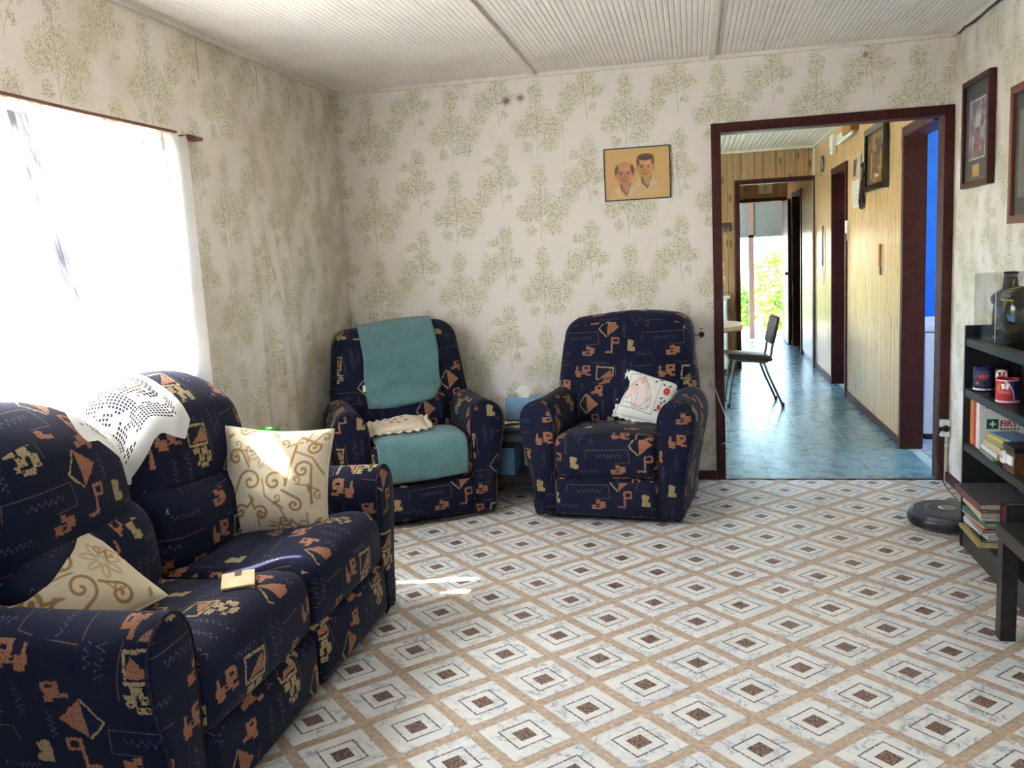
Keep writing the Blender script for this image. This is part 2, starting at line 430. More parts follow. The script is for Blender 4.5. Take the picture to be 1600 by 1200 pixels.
def fabric_mat():
    g = G('navy_motif_fabric', 0.88, 0.12)
    n = g.N.new('ShaderNodeUVMap'); n.uv_map = 'UVMap'; uvs = n.outputs[0]
    q = g.xyz(uvs); 
    rag = g.xyz(g.noise(uvs, 130, 2, 0.6, color=True)); rg2 = g.xyz(g.noise(uvs, 32, 1, 0.5, color=True))
    U = q[0] * 100.0 + (rag[0] - 0.5) * 1.3 + (rg2[0] - 0.5) * 1.0
    Vv = q[1] * 100.0 + (rag[1] - 0.5) * 1.3 + (rg2[1] - 0.5) * 1.0
    def cell(e, per): return (e / per).fract() * per
    row = (Vv / 40.0).floor()
    u = cell(U + row * 17.0, 48.0); v = 40.0 - cell(Vv, 40.0)   # v runs downwards
    def un(ms):
        r = ms[0]
        for m in ms[1:]: r = r.max(m)
        return r
    R = lambda *a: g.rect(u, v, *a)
    S = lambda *a: g.seg(u, v, *a)
    T = lambda *a: g.tri(u, v, *a)
    copper = un([R(4.5, 8.6, 3.6, 0.9), R(7.6, 6.2, 2.4, 1.9), R(3.0, 10.2, 1.5, 0.8), R(2.0, 6.6, 0.6, 1.6), R(8.8, 9.8, 1.5, 0.6),
                 T((15.0, 11.6), (23.2, 11.6), (22.2, 6.6)),
                 T((36.2, 17.4), (36.6, 28.6), (43.2, 23.2)),
                 R(43.4, 14.6, 2.4, 1.5), R(42.0, 16.8, 3.2, 0.7), R(44.6, 18.0, 1.2, 0.9),
                 R(39.6, 33.0, 0.55, 4.2), R(41.6, 29.2, 1.8, 0.5), R(43.0, 30.6, 0.5, 1.6), R(41.6, 32.0, 1.8, 0.5), R(37.8, 37.0, 2.2, 0.5),
                 R(25.0, 37.6, 3.0, 1.3), R(28.0, 36.2, 1.6, 1.6), R(25.6, 34.6, 1.2, 1.0)])
    holes = un([R(7.8, 6.0, 1.0, 0.5), R(5.0, 8.4, 0.7, 0.4), R(43.6, 14.4, 0.9, 0.5), R(25.4, 37.4, 0.8, 0.5)])
    copper = copper * (1.0 - holes)
    sq = R(18.6, 9.0, 5.2, 4.0, 0.08) * (1.0 - R(18.6, 9.0, 4.4, 3.1, 0.08))
    gold = un([sq, R(16.2, 14.4, 1.8, 1.1), R(20.6, 14.8, 1.6, 1.4), R(18.4, 17.0, 1.4, 1.2), R(22.6, 17.4, 1.4, 1.8), R(19.6, 19.8, 2.0, 0.9), R(16.4, 18.6, 0.8, 0.7),
               S(36.0, 18.0, 31.4, 24.0, 0.3), S(31.4, 24.0, 36.0, 28.6, 0.35), R(1.4, 33.4, 1.0, 3.0), R(3.6, 35.4, 1.2, 1.2), T((1.0, 30.0), (2.6, 36.0), (4.4, 31.0))])
    spots = g.voro(uvs, 75, 'F1') < 0.27
    gold = gold * (1.0 - spots * (v > 13.2) * (v < 21.5))
    # scribbles
    us = q[0] * 100.0; vs_ = q[1] * 100.0
    usx = cell(us + row * 17.0, 48.0); vsx = 40.0 - cell(vs_, 40.0)
    def zigv(cx, y0, y1, amp, per, w, sl=0.0):
        return ((usx - cx - (vsx - y0) * sl - ((vsx / per).fract() - 0.5).abs() * (4 * amp) + amp).abs() < w) * (vsx > y0) * (vsx < y1)
    def zigh(cy, x0, x1, amp, per, w, sl=0.0):
        return ((vsx - cy - (usx - x0) * sl - ((usx / per).fract() - 0.5).abs() * (4 * amp) + amp).abs() < w) * (usx > x0) * (usx < x1)
    Sn = lambda *a: g.seg(usx, vsx, *a)
    scr = un([zigv(29.5, 1.5, 12.5, 1.3, 1.7, 0.28, 0.05), zigv(33.6, 2.5, 10.0, 1.0, 1.9, 0.25, -0.1), zigv(5.0, 14.5, 23.0, 0.9, 1.6, 0.25), zigv(11.0, 13.5, 24.0, 1.0, 1.8, 0.26, 0.06),
              zigh(29.5, 14.0, 27.5, 1.0, 2.2, 0.24, -0.03), zigh(3.0, 10.0, 21.0, 0.7, 1.9, 0.2, 0.02), zigv(46.0, 21.0, 29.0, 0.8, 1.7, 0.25), zigh(38.0, 5.0, 15.0, 0.8, 1.5, 0.2)])
    lin = un([Sn(9.0, 26.5, 31.0, 25.8, 0.14), Sn(31.0, 25.8, 31.8, 32.6, 0.14), Sn(31.8, 32.6, 24.0, 33.0, 0.12), Sn(9.0, 26.5, 8.2, 31.0, 0.12), Sn(24.4, 4.0, 25.6, 17.5, 0.14), Sn(36.0, 5.0, 46.0, 4.2, 0.14)])
    fn = g.noise(uvs, 900, 2, 0.6); fl = g.noise(uvs, 60, 3, 0.6)
    navy = g.mix(g.sstep(fn, 0.3, 0.7), srgb(17, 18, 33), srgb(33, 35, 58))
    grain = g.sstep(g.noise(g.vmul(uvs, (1.0, 0.25, 1.0)), 700, 2, 0.6), 0.3, 0.72)
    cop = g.mix(grain, srgb(122, 80, 60), srgb(172, 120, 90))
    gol = g.mix(grain, srgb(132, 114, 80), srgb(180, 160, 118))
    c = g.mix(scr * g.sstep(rag[2], 0.4, 0.55) * 0.42, navy, srgb(140, 138, 152))
    c = g.mix(lin * 0.32, c, srgb(168, 132, 104))
    c = g.mix(gold * g.sstep(rag[2], 0.3, 0.42), c, gol)
    c = g.mix(copper * g.sstep(rag[2], 0.28, 0.4), c, cop)
    g.color(c); g.b.inputs['Sheen Weight'].default_value = 0.06; g.b.inputs['Sheen Roughness'].default_value = 0.4
    g.bump(fn + fl * 0.5, 0.35, 0.002)
    return g.mat
def wood_mat(name, light, dark, knots=True, axis=2, rough=0.38):
    g = G(name, rough, 0.45); o = g.coord()
    oi = g.N.new('ShaderNodeObjectInfo'); rnd = E(g, oi.outputs['Random'])
    x, y, z = g.xyz(o); k = [x, y, z]
    sc = [16.0, 16.0, 16.0]; sc[axis] = 1.1
    pv = g.vec(x * sc[0] + rnd * 40.0, y * sc[1] + rnd * 17.0, z * sc[2] + rnd * 23.0)
    n = g.noise(pv, 1.6, 4, 0.6, 0.8); n2 = g.noise(pv, 7.0, 3, 0.6)
    c = g.mix(g.sstep(n, 0.3, 0.72), srgb(*light), srgb(*dark))
    c = g.mix(g.sstep(n2, 0.55, 0.75) * 0.35, c, tuple(v * 0.6 for v in srgb(*dark)))
    if knots:
        kv = [4.2, 4.2, 4.2]; kv[axis] = 2.3
        vn = g.N.new('ShaderNodeTexVoronoi'); vn.voronoi_dimensions = '2D'; vn.inputs['Scale'].default_value = 1.0
        g.put(vn.inputs['Vector'], g.vec((x + y) * 7.0 + (rnd * 50.0).floor() + 0.5, z * 2.4 + rnd * 31.0, 0)); kk = E(g, vn.outputs['Distance'])
        c = g.mix((1.0 - g.sstep(kk + (n2 - 0.5) * 0.08, 0.05, 0.16)) * (0.8 if 'end' in name else 0.45), c, srgb(94, 62, 40))
    c = g.mix(g.sstep(rnd, 0.0, 1.0, 0.0, 0.16), c, tuple(v * 0.72 for v in srgb(*dark)))
    g.color(c); return g.mat
def rib_white(name, rgb=(238, 230, 220)):
    g = G(name, 0.5, 0.35); o = g.coord()
    n = g.noise(o, 3, 4, 0.6); d = g.sstep(g.noise(o, 1.2, 5, 0.7), 0.5, 0.8)
    c = g.mix(g.sstep(n, 0.3, 0.7), srgb(*rgb), tuple(x * 0.93 for x in srgb(*rgb)))
    c = g.mix(d * 0.3, c, srgb(196, 180, 152)); g.color(c)
    x, y, z = g.xyz(o)
    g.bump((y * 180.0).sin() * (x * 240.0).sin(), 0.12, 0.004)
    return g.mat
def cloth_mat(name, rgb, scale=420, bump=0.5, var=0.2):
    g = G(name, 0.95, 0.1); o = g.coord()
    n = g.noise(o, scale, 2, 0.7); n2 = g.noise(o, 12, 3, 0.6)
    c = srgb(*rgb)
    g.color(g.mix(g.sstep(n * 0.6 + n2 * 0.4, 0.32, 0.68), tuple(x * (1 - var) for x in c), tuple(x * (1 + var) for x in c)))
    g.bump(n, bump, 0.006); g.b.inputs['Sheen Weight'].default_value = 0.3
    return g.mat
def lace_mat(name, rgb, kind):
    """woven net: real holes let light through"""
    g = G(name, 0.9, 0.1); n = g.N.new('ShaderNodeUVMap'); n.uv_map = 'UVMap'; u, v, _ = g.xyz(n.outputs[0])
    g.color(srgb(*rgb))
    uvv = n.outputs[0]
    if kind == 'doily':
        a = ((u * 110.0).fract() - 0.5).abs(); b = ((v * 95.0).fract() - 0.5).abs()
        cellr = g.noise(g.vec((u * 110.0).floor(), (v * 95.0).floor(), 0), 0.23, 3, 0.7)
        hole = (a < 0.33) * (b < 0.33) * (cellr > 0.47) * (u > 0.04) * (u < 0.46) * (v > 0.045)
        tr = hole * 0.95 + (1.0 - hole) * 0.08
    else:
        fol = g.sstep(g.noise(uvv, 9, 4, 0.6, 0.6), 0.47, 0.55)
        a = ((u * 130.0).fract() - 0.5).abs(); b = ((v * 130.0).fract() - 0.5).abs()
        hole = (a < 0.3) * (b < 0.3)
        tr = hole * (0.035 - fol * 0.03) + 0.002
    t = g.N.new('ShaderNodeBsdfTransparent'); tl = g.N.new('ShaderNodeBsdfTranslucent'); tl.inputs[0].default_value = (*srgb(*rgb), 1)
    m1 = g.N.new('ShaderNodeMixShader'); m1.inputs[0].default_value = 0.85 if kind != 'doily' else 0.35
    g.L.new(g.b.outputs[0], m1.inputs[1]); g.L.new(tl.outputs[0], m1.inputs[2])
    m2 = g.N.new('ShaderNodeMixShader'); g.put(m2.inputs[0], tr); g.L.new(m1.outputs[0], m2.inputs[1]); g.L.new(t.outputs[0], m2.inputs[2])
    g.L.new(m2.outputs[0], g.N['Material Output'].inputs[0])
    return g.mat
def glass_mat(name, tint=(0.9, 0.9, 0.9), refl=0.08, trans=0.85):
    g = G(name, 0.05, 0.5); g.color(tint)
    t = g.N.new('ShaderNodeBsdfTransparent'); t.inputs[0].default_value = (*tint, 1)
    gl = g.N.new('ShaderNodeBsdfGlossy'); gl.inputs['Roughness'].default_value = 0.03
    fr = g.N.new('ShaderNodeLayerWeight'); fr.inputs[0].default_value = 0.5
    m = g.N.new('ShaderNodeMixShader'); g.put(m.inputs[0], E(g, fr.outputs['Facing']).pow(5.0) * 0.15 + refl * 0.1); g.L.new(t.outputs[0], m.inputs[1]); g.L.new(gl.outputs[0], m.inputs[2])
    g.L.new(m.outputs[0], g.N['Material Output'].inputs[0])
    return g.mat
def blue_floor_mat():
    g = G('blue_vinyl', 0.25, 0.5); o = g.coord()
    n = g.noise(o, 9, 4, 0.65); n2 = g.noise(o, 60, 3, 0.7)
    c = g.mix(g.sstep(n, 0.3, 0.7), srgb(104, 144, 154), srgb(116, 156, 164))
    c = g.mix(g.sstep(n2, 0.6, 0.75) * 0.05, c, srgb(84, 122, 136)); g.color(c)
    g.put(g.b.inputs['Roughness'], 0.2 + n * 0.16); g.bump(g.noise(o, 14, 2, 0.5), 0.03, 0.01)
    return g.mat
M = {}
M['paper_x'] = wallpaper('sprig_wallpaper_back', 0); M['paper_y'] = wallpaper('sprig_wallpaper_side', 1)
M['tile'] = tile_mat(); M['strip'] = strip_mat(); M['fabric'] = fabric_mat()
M['pine'] = wood_mat('pine_plank', (228, 194, 144), (208, 166, 112), rough=0.28)
M['pine_shaded'] = wood_mat('pine_plank_end', (188, 156, 114), (160, 126, 88))  # darker copy of the pine: shade of the backlit end wall put into its colour
M['trim'] = plain('maroon_gloss_trim', (68, 31, 29), 0.42, 0.2, var=0.2, scale=18)
M['ceil'] = rib_white('ribbed_ceiling'); M['batten'] = plain('white_batten', (226, 217, 204), 0.45, var=0.06)
M['white'] = plain('white_paint', (236, 234, 228), 0.4, var=0.04); M['offwhite'] = plain('off_white', (222, 214, 196), 0.5, var=0.06)
M['kitchen_paint'] = plain('kitchen_paint', (214, 200, 168), 0.6, var=0.06)
M['blue_wall'] = plain('bright_blue_paint', (0, 98, 192), 0.5, var=0.06, scale=6)
M['bluefloor'] = blue_floor_mat(); M['seam'] = plain('seam_dots', (190, 206, 210), 0.5)
M['black_wood'] = plain('black_brown_veneer', (34, 31, 31), 0.35, 0.45, var=0.25, scale=40)
M['black'] = plain('black_plastic', (22, 22, 24), 0.35, 0.5, var=0.15); M['gloss_black'] = plain('gloss_black', (14, 14, 17), 0.12, 0.6, var=0.1, coat=0.6)
M['grey_plastic'] = plain('dark_grey_plastic', (62, 64, 70), 0.35, 0.5)
M['towel'] = cloth_mat('teal_towelling', (98, 140, 142), 380, 0.9, 0.22)
M['cream_cloth'] = cloth_mat('cream_cloth', (222, 210, 184), 500, 0.3, 0.08)
M['white_cloth'] = cloth_mat('white_cloth', (236, 234, 228), 500, 0.3, 0.05)
M['doily'] = lace_mat('white_filet_lace', (240, 238, 232), 'doily'); M['curtain'] = lace_mat('white_net_curtain', (246, 246, 248), 'curtain')
M['print'] = vcol_mat('printed_paper', 0.45, 0.35); M['printcloth'] = vcol_mat('printed_cloth', 0.9, 0.1, 0.25, 500)
M['piping'] = plain('fabric_piping', (46, 44, 54), 0.9, 0.1, var=0.5, scale=60)
M['steel'] = plain('grey_steel_tube', (120, 122, 126), 0.3, 0.5, metal=0.8)
M['vinylbrown'] = plain('brown_vinyl', (72, 56, 48), 0.45, 0.4, var=0.2)
M['laminate'] = plain('cream_laminate', (206, 196, 172), 0.35, 0.4); M['glass'] = glass_mat('clear_acrylic')
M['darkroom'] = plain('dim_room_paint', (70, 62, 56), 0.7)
M['brownwood'] = wood_mat('brown_wood', (112, 74, 50), (78, 48, 32), False)
M['honey'] = wood_mat('honey_wood', (200, 132, 60), (160, 92, 36), False)
M['leaf'] = plain('leaf_green', (112, 152, 52), 0.55, 0.3, var=0.35, scale=3); M['concrete'] = plain('concrete', (210, 204, 192), 0.8, var=0.1)
M['grass'] = plain('grass', (158, 158, 136), 0.9, 0.1, var=0.15, scale=4)
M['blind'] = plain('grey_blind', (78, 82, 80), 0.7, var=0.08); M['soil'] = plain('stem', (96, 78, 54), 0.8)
M['lightblue'] = plain('pale_blue_card', (128, 168, 206), 0.6, var=0.06); M['paleyellow'] = plain('pale_yellow_paper', (212, 206, 160), 0.7)
M['paper'] = plain('white_paper', (232, 230, 224), 0.7, var=0.05); M['pages'] = plain('book_pages', (212, 196, 160), 0.8, var=0.15, scale=200)
M['gold'] = plain('brass_gold', (186, 150, 70), 0.3, 0.5, metal=0.9); M['copper'] = plain('dark_copper', (132, 84, 52), 0.35, 0.5, metal=0.85, var=0.5, scale=25)
M['redrod'] = plain('red_brown_rod', (110, 62, 54), 0.5)

# ================================================================== the shell of the house
XL, XR, H = -2.157, 1.417, 2.47
def wall(name, axis, c0, c1, a0, a1, ops, mat, z0=-0.3, z1=2.62, label=None, skip=None):
    """axis 'x': wall runs along x between y=c0..c1; axis 'y': runs along y between x=c0..c1. ops: (a0,a1,z0,z1)"""
    mb = MB(); cur = a0
    def bx(p, q, za, zb):
        if q - p < 1e-4 or zb - za < 1e-4: return
        if axis == 'x': mb.box(p, q, c0, c1, za, zb)
        else: mb.box(c0, c1, p, q, za, zb)
    for (p, q, za, zb) in sorted(ops):
        bx(cur, p, z0, z1); bx(p, q, z0, za); bx(p, q, zb, z1); cur = q
    bx(cur, a1, z0, z1)
    o = mb.build(name, mat); tag(o, label, None, kind='structure'); return o
# living room
wall('wall_back', 'x', 0.0, 0.10, XL - 0.1, XR + 0.1, [(0.15, 1.39, -0.3, 2.06)], M['paper_x'], label='cream sprig-patterned wallpapered wall behind the armchairs')
WIN = (-3.58, -1.83, 0.93, 1.96)
def left_wall():
    mb = MB(); x0, x1 = XL - 0.12, XL
    mb.box(x0, x1, -6.8, WIN[0], -0.3, 2.62); mb.box(x0, x1, WIN[0], WIN[1], -0.3, WIN[2]); mb.box(x0, x1, WIN[0], WIN[1], WIN[3], 2.62)
    mb.box(x0, x1 - 0.006, WIN[1], 0.1, -0.3, 2.62)
    def fn(u, v):
        y = WIN[1] + u * (0.0 - WIN[1]); z = -0.02 + v * (H + 0.04)
        fade = max(0.0, min(1.0, (1.75 - z) / 0.5)) * min(1.0, max(0, (z + 0.1) / 0.3))
        d = 0.0
        yc = -1.02 - 0.09 * max(0.0, z - 1.1) / 0.6
        for (o, a, w) in ((0, 0.048, 0.020), (-0.07, 0.036, 0.016), (0.09, 0.024, 0.026), (-0.19, 0.020, 0.030), (0.20, 0.012, 0.045)):
            d += a * math.exp(-((y - yc - o - 0.03 * math.sin(z * 3 + o * 20)) / w) ** 2)
        d += 0.012 * math.exp(-((y - yc) / 0.22) ** 2)
        d = d * fade + 0.006 * math.exp(-((y + 1.17) / 0.03) ** 2) * max(0, min(1, (z - 1.4) * 4)) * max(0, min(1, (2.2 - z) * 4))
        edge = min(1.0, (y - WIN[1]) / 0.05, (0.0 - y) / 0.05)
        return (XL - 0.0005 + d * max(0, edge), y, z)
    mb.grid(fn, 120, 50)
    me = mb.mesh('wall_left', M['paper_y'], fixn=False)
    nb = 4 * 6
    for i, p in enumerate(me.polygons):
        if i >= nb: p.use_smooth = True
    me.flip_normals() if me.polygons[-1].normal.x < 0 and False else None
    tag(link('wall_left', me), 'sprig wallpapered window wall with loose creased paper', kind='structure')
left_wall()
wall('wall_right', 'y', XR, XR + 0.10, -6.8, 0.0, [], M['paper_y'], label='wallpapered wall behind the black bookcase')
wall('wall_rear', 'x', -6.80, -6.70, XL - 0.1, XR + 0.1, [(-0.85, -0.05, 1.1, 2.0)], M['paper_x'], label='wallpapered wall with the rear window')
# kitchen, passage and side rooms
wall('wall_kitchen_right', 'y', 1.367, 1.467, 0.1, 5.0, [(0.10, 0.80, -0.3, 2.04), (2.97, 3.70, -0.3, 2.04)], M['pine_shaded'], label='kitchen wall lined with pale pine boards')
wall('wall_kitchen_end', 'x', 5.0, 5.08, XL - 0.1, 1.467, [(0.54, 1.352, -0.3, 2.09)], M['pine_shaded'], label='knotty board wall at the end of the kitchen')
wall('wall_kitchen_left', 'y', XL - 0.12, XL, 0.1, 5.08, [(1.35, 3.85, 0.95, 2.08)], M['kitchen_paint'], label='kitchen wall with a wide window')
wall('wall_passage_right', 'y', 1.385, 1.485, 5.08, 8.1, [(6.36, 7.26, -0.3, 2.05)], M['pine_shaded'], label='board-lined passage wall with a dark doorway')
wall('wall_passage_left', 'y', 0.36, 0.46, 5.08, 8.1, [], M['pine_shaded'], label='board-lined passage wall on the window side')
wall('wall_passage_end', 'x', 8.0, 8.1, 0.36, 1.485, [(0.70, 1.32, -0.3, 2.04)], M['pine_shaded'], label='board wall around the open back door')
wall('wall_blue_room', 'x', 2.20, 2.28, 1.467, 3.6, [], M['blue_wall'], label='bright blue painted wall behind the white freezer')
wall('wall_blue_room_outer', 'y', 3.5, 3.6, 0.0, 2.28, [(0.25, 2.05, 0.7, 2.2)], M['blue_wall'], label='blue room outside wall with a window')
wall('wall_blue_room_front', 'x', 0.0, 0.08, 1.517, 3.6, [], M['kitchen_paint'], label='cream wall of the blue room backing the living room')
wall('wall_blue_room_side', 'y', 1.467, 1.480, 0.08, 2.2, [(0.08, 0.80, -0.3, 2.04)], M['blue_wall'], label='blue painted back of the boarded wall')
wall('wall_bedroom_end', 'x', 4.6, 4.68, 1.467, 3.6, [], M['kitchen_paint'], label='cream bedroom wall beyond the narrow doorway')
wall('wall_bedroom_outer', 'y', 3.5, 3.6, 2.28, 4.68, [(3.0, 4.2, 0.9, 2.1)], M['kitchen_paint'], label='bedroom outside wall with a window')
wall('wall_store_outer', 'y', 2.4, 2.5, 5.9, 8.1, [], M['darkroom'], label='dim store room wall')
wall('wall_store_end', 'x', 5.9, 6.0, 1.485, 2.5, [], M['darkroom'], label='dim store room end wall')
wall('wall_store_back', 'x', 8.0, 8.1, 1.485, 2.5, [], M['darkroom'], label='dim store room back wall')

# ---- floors
def clip_rect(poly, x0, x1, y0, y1):
    def cut(ps, f, inter):
        out = []
        for i in range(len(ps)):
            a, b = ps[i - 1], ps[i]
            if f(b):
                if not f(a): out.append(inter(a, b))
                out.append(b)
            elif f(a): out.append(inter(a, b))
        return out
    def ix(c): return lambda a, b: (c, a[1] + (b[1] - a[1]) * (c - a[0]) / (b[0] - a[0]))
    def iy(c): return lambda a, b: (a[0] + (b[0] - a[0]) * (c - a[1]) / (b[1] - a[1]), c)
    for f, it in ((lambda p: p[0] >= x0, ix(x0)), (lambda p: p[0] <= x1, ix(x1)), (lambda p: p[1] >= y0, iy(y0)), (lambda p: p[1] <= y1, iy(y1))):
        if not poly: return []
        poly = cut(poly, f, it)
    return poly
def make_floor():
    base = MB().box(XL - 0.05, XR + 0.05, -6.75, 0.05, -0.05, -0.002).build('floor', M['strip'])
    tag(base, 'patterned floor of pale diamond tiles with tan stone strips', kind='structure')
    s = 0.2372; d = s * math.sqrt(0.5); ox, oy = -0.0077, -2.7595; hs = 0.1 * math.sqrt(2)
    tm = M['tile']
    def tmesh(poly, ctr):
        mb = MB(); t = 0.002; bv = 0.0015
        c = Vector((sum(p[0] for p in poly) / len(poly), sum(p[1] for p in poly) / len(poly)))
        low = [(p[0], p[1], -t) for p in poly]; mid = [(p[0], p[1], -0.0006) for p in poly]
        top = []
        for p in poly:
            q = c - Vector(p[:2]); q = q.normalized() * min(bv * 1.4, q.length * 0.5); top.append((p[0] + q.x, p[1] + q.y, 0.0))
        n = len(poly); v = low + mid + top
        f = [tuple(range(2 * n, 3 * n))] + [(k, (k + 1) % n, n + (k + 1) % n, n + k) for k in range(n)] + [(n + k, n + (k + 1) % n, 2 * n + (k + 1) % n, 2 * n + k) for k in range(n)]
        return v, f
    full = [(0, -hs), (hs, 0), (0, hs), (-hs, 0)]
    def uvs(me, cx=0, cy=0):
        uv = me.uv_layers.new(name='UVMap'); c = math.cos(PI / 4)
        for l in me.loops:
            p = me.vertices[l.vertex_index].co; x, y = p.x - cx, p.y - cy
            uv.data[l.index].uv = (x * c + y * c, y * c - x * c)
    v, f = tmesh(full, None); shared = MB().add(v, f).mesh('floor_tile', tm); uvs(shared)
    rest = MB(); centers = []
    for i in range(-40, 40):
        for j in range(-40, 40):
            x = ox + (i - j) * d; y = oy + (i + j) * d
            if x < XL - hs or x > XR + hs or y < -6.7 - hs or y > hs: continue
            ab = [(p[0] + x, p[1] + y) for p in full]
            inside = all(XL <= p[0] <= XR and -6.7 <= p[1] <= 0.0 for p in ab)
            pl = ab if inside else clip_rect(ab, XL, XR, -6.7, 0.0)
            if len(pl) < 3: continue
            if y > -3.75:
                if inside: o = link('floor_tile', shared, base, (x, y, 0))
                else:
                    lp = [(p[0] - x, p[1] - y) for p in pl]
                    v, f = tmesh(lp, None); me = MB().add(v, f).mesh('floor_tile', tm); uvs(me); o = link('floor_tile', me, base, (x, y, 0))
            else:
                v, f = tmesh(pl, None); b = len(rest.v); rest.add(v, f); centers += [(x, y)] * len(v)
    me = rest.mesh('floor_tile_field', tm, fixn=True)
    uv = me.uv_layers.new(name='UVMap'); c = math.cos(PI / 4)
    for l in me.loops:
        p = me.vertices[l.vertex_index].co; cx, cy = centers[l.vertex_index]; x, y = p.x - cx, p.y - cy
        uv.data[l.index].uv = (x * c + y * c, y * c - x * c)
    o = link('floor_tile_field', me, base); o['kind'] = 'stuff'
make_floor()
kf = MB().box(XL, 1.467, 0.05, 8.1, -0.05, -0.003).build('floor_kitchen', M['seam']); tag(kf, 'worn blue sheet vinyl of the kitchen and passage', kind='structure')
edges = [XL] + [0.44 - 0.30 * k for k in range(8, -1, -1)] + [0.74, 1.04, 1.40]
for a, b in zip(edges[:-1], edges[1:]):
    ys = [0.0, 1.65, 3.3, 4.95, 6.6, 8.1]
    for p, q in zip(ys[:-1], ys[1:]):
        MB().box(a + 0.0012, b - 0.0012, p + 0.001, q - 0.001, -0.004, 0.0).build('vinyl_sheet', M['bluefloor'], kf)
MB().box(0.15, 1.39, -0.012, 0.014, -0.01, 0.004).build('threshold_strip', M['brownwood'], kf, bevel=0.002)
bf = MB().box(1.467, 3.5, 0.08, 2.2, -0.05, 0.0).build('floor_blue_room', plain('mottled_blue_white_vinyl', (178, 190, 204), 0.35, var=0.5, scale=7)); tag(bf, 'mottled white and blue floor of the blue room', kind='structure')
tag(MB().box(1.467, 3.5, 2.28, 4.6, -0.05, 0.0).build('floor_bedroom', M['brownwood']), 'brown floor of the room beyond the narrow doorway', kind='structure')
tag(MB().box(1.385, 2.5, 6.0, 8.0, -0.05, 0.001).build('floor_store', M['brownwood']), 'floor of the dim store room', kind='structure')

# ---- ceilings: ribbed sheets and cover strips
def ribbed(name, x0, x1, y0, y1, z, parent, pitch=0.026, depth=0.0035):
    n = max(2, int((x1 - x0) / pitch)); mb = MB(); xs = []
    for k in range(n):
        for (t, h) in ((0.0, 0), (0.22, 0.9), (0.5, 1.0), (0.78, 0.9)):
            xs.append((x0 + (k + t) * (x1 - x0) / n, z - depth * h))
    xs.append((x1, z))
    v = [(x, yy, zz) for yy in (y0, y1) for (x, zz) in xs]; m = len(xs)
    mb.add(v, [(i, i + m, i + m + 1, i + 1) for i in range(m - 1)])
    o = mb.build(name, M['ceil'], parent, fixn=False); return o
cl = MB().box(XL - 0.1, XR + 0.1, -6.8, 0.1, H + 0.004, H + 0.1).build('ceiling', M['ceil']); tag(cl, 'off-white ribbed sheet ceiling with cover strips', kind='structure')
JX = [XL, -0.888, 0.1355, XR]
for a, b in zip(JX[:-1], JX[1:]): ribbed('ceiling_sheet', a, b, -6.7, 0.0, H + 0.003, cl)
for x in JX[1:-1]: MB().box(x - 0.016, x + 0.016, -6.7, -0.005, H - 0.016, H + 0.004).build('cover_strip', M['batten'], cl, bevel=0.003)
MB().box(XL, XR, -0.022, 0.0, H - 0.022, H + 0.004).build('cornice', M['batten'], cl, bevel=0.004)
MB().box(XL, XL + 0.024, -6.7, -0.022, H - 0.024, H + 0.004).build('cornice', M['batten'], cl, bevel=0.004)
MB().box(XR - 0.022, XR, -6.7, -0.022, H - 0.022, H + 0.004).build('cornice', M['batten'], cl, bevel=0.004)
# the dark split where the strip has come away over the bookcase wall
MB().tube([(XR - 0.012 - 0.006 * math.sin(k * 1.7), -0.10 - k * 0.12, H - 0.024 + 0.004 * math.sin(k * 2.3)) for k in range(14)], 0.007, 6).build('split_edge', M['black'], cl)
ck = MB().box(XL - 0.1, 1.467, 0.05, 5.05, H + 0.004, H + 0.1).build('ceiling_kitchen', M['ceil']); tag(ck, 'glossy ribbed kitchen ceiling', kind='structure')
ribbed('ceiling_sheet', XL, 1.367, 0.1, 5.0, H + 0.003, ck, 0.05, 0.009)
MB().box(XL, 1.367, 4.975, 5.0, H - 0.03, H).build('cornice', M['batten'], ck); MB().box(1.342, 1.367, 0.1, 5.0, H - 0.03, H).build('cornice', M['batten'], ck)
tag(MB().box(0.30, 2.55, 5.05, 8.2, H, H + 0.1).build('ceiling_passage', M['offwhite']), 'plain passage ceiling', kind='structure')
tag(MB().box(1.467, 3.6, 0.0, 4.7, H, H + 0.1).build('ceiling_side_rooms', M['white']), 'white ceiling of the side rooms', kind='structure')

# ---- pine boards
def boards(parent, axis, c, a0, a1, z0, z1, sgn, mat, t=0.012, wmin=0.085, wmax=0.145):
    cur = a0; cache = {}
    while cur < a1 - 0.012:
        w = random.choice((0.09, 0.115, 0.14)); w = min(w, a1 - cur)
        if a1 - cur - w < 0.03: w = a1 - cur
        key = round(w, 4)
        if key not in cache:
            g_ = 0.0015; b = 0.004; h = (z1 - z0) / 2; hw = w / 2 - g_
            pr = [(-hw, 0), (-hw, t - b), (-hw + b, t), (hw - b, t), (hw, t - b), (hw, 0)]
            mb = MB()
            if axis == 'y': v = [(p[1] * sgn, p[0], zz) for zz in (-h, h) for p in pr]
            else: v = [(p[0], p[1] * sgn, zz) for zz in (-h, h) for p in pr]
            mb.add(v, [(k, (k + 1) % 6, 6 + (k + 1) % 6, 6 + k) for k in range(6)] + [tuple(range(6)), tuple(range(11, 5, -1))])
            cache[key] = mb.mesh('plank', mat)
        loc = (c, cur + w / 2, (z0 + z1) / 2) if axis == 'y' else (cur + w / 2, c, (z0 + z1) / 2)
        link('plank', cache[key], parent, loc); cur += w
kr = bpy.data.objects['wall_kitchen_right']; ke = bpy.data.objects['wall_kitchen_end']
pr_ = bpy.data.objects['wall_passage_right']; pe = bpy.data.objects['wall_passage_end']
HB = H - 0.03
boards(kr, 'y', 1.367, 0.86, 2.91, 0.06, HB, -1, M['pine']); boards(kr, 'y', 1.367, 3.76, 4.985, 0.06, HB, -1, M['pine'])
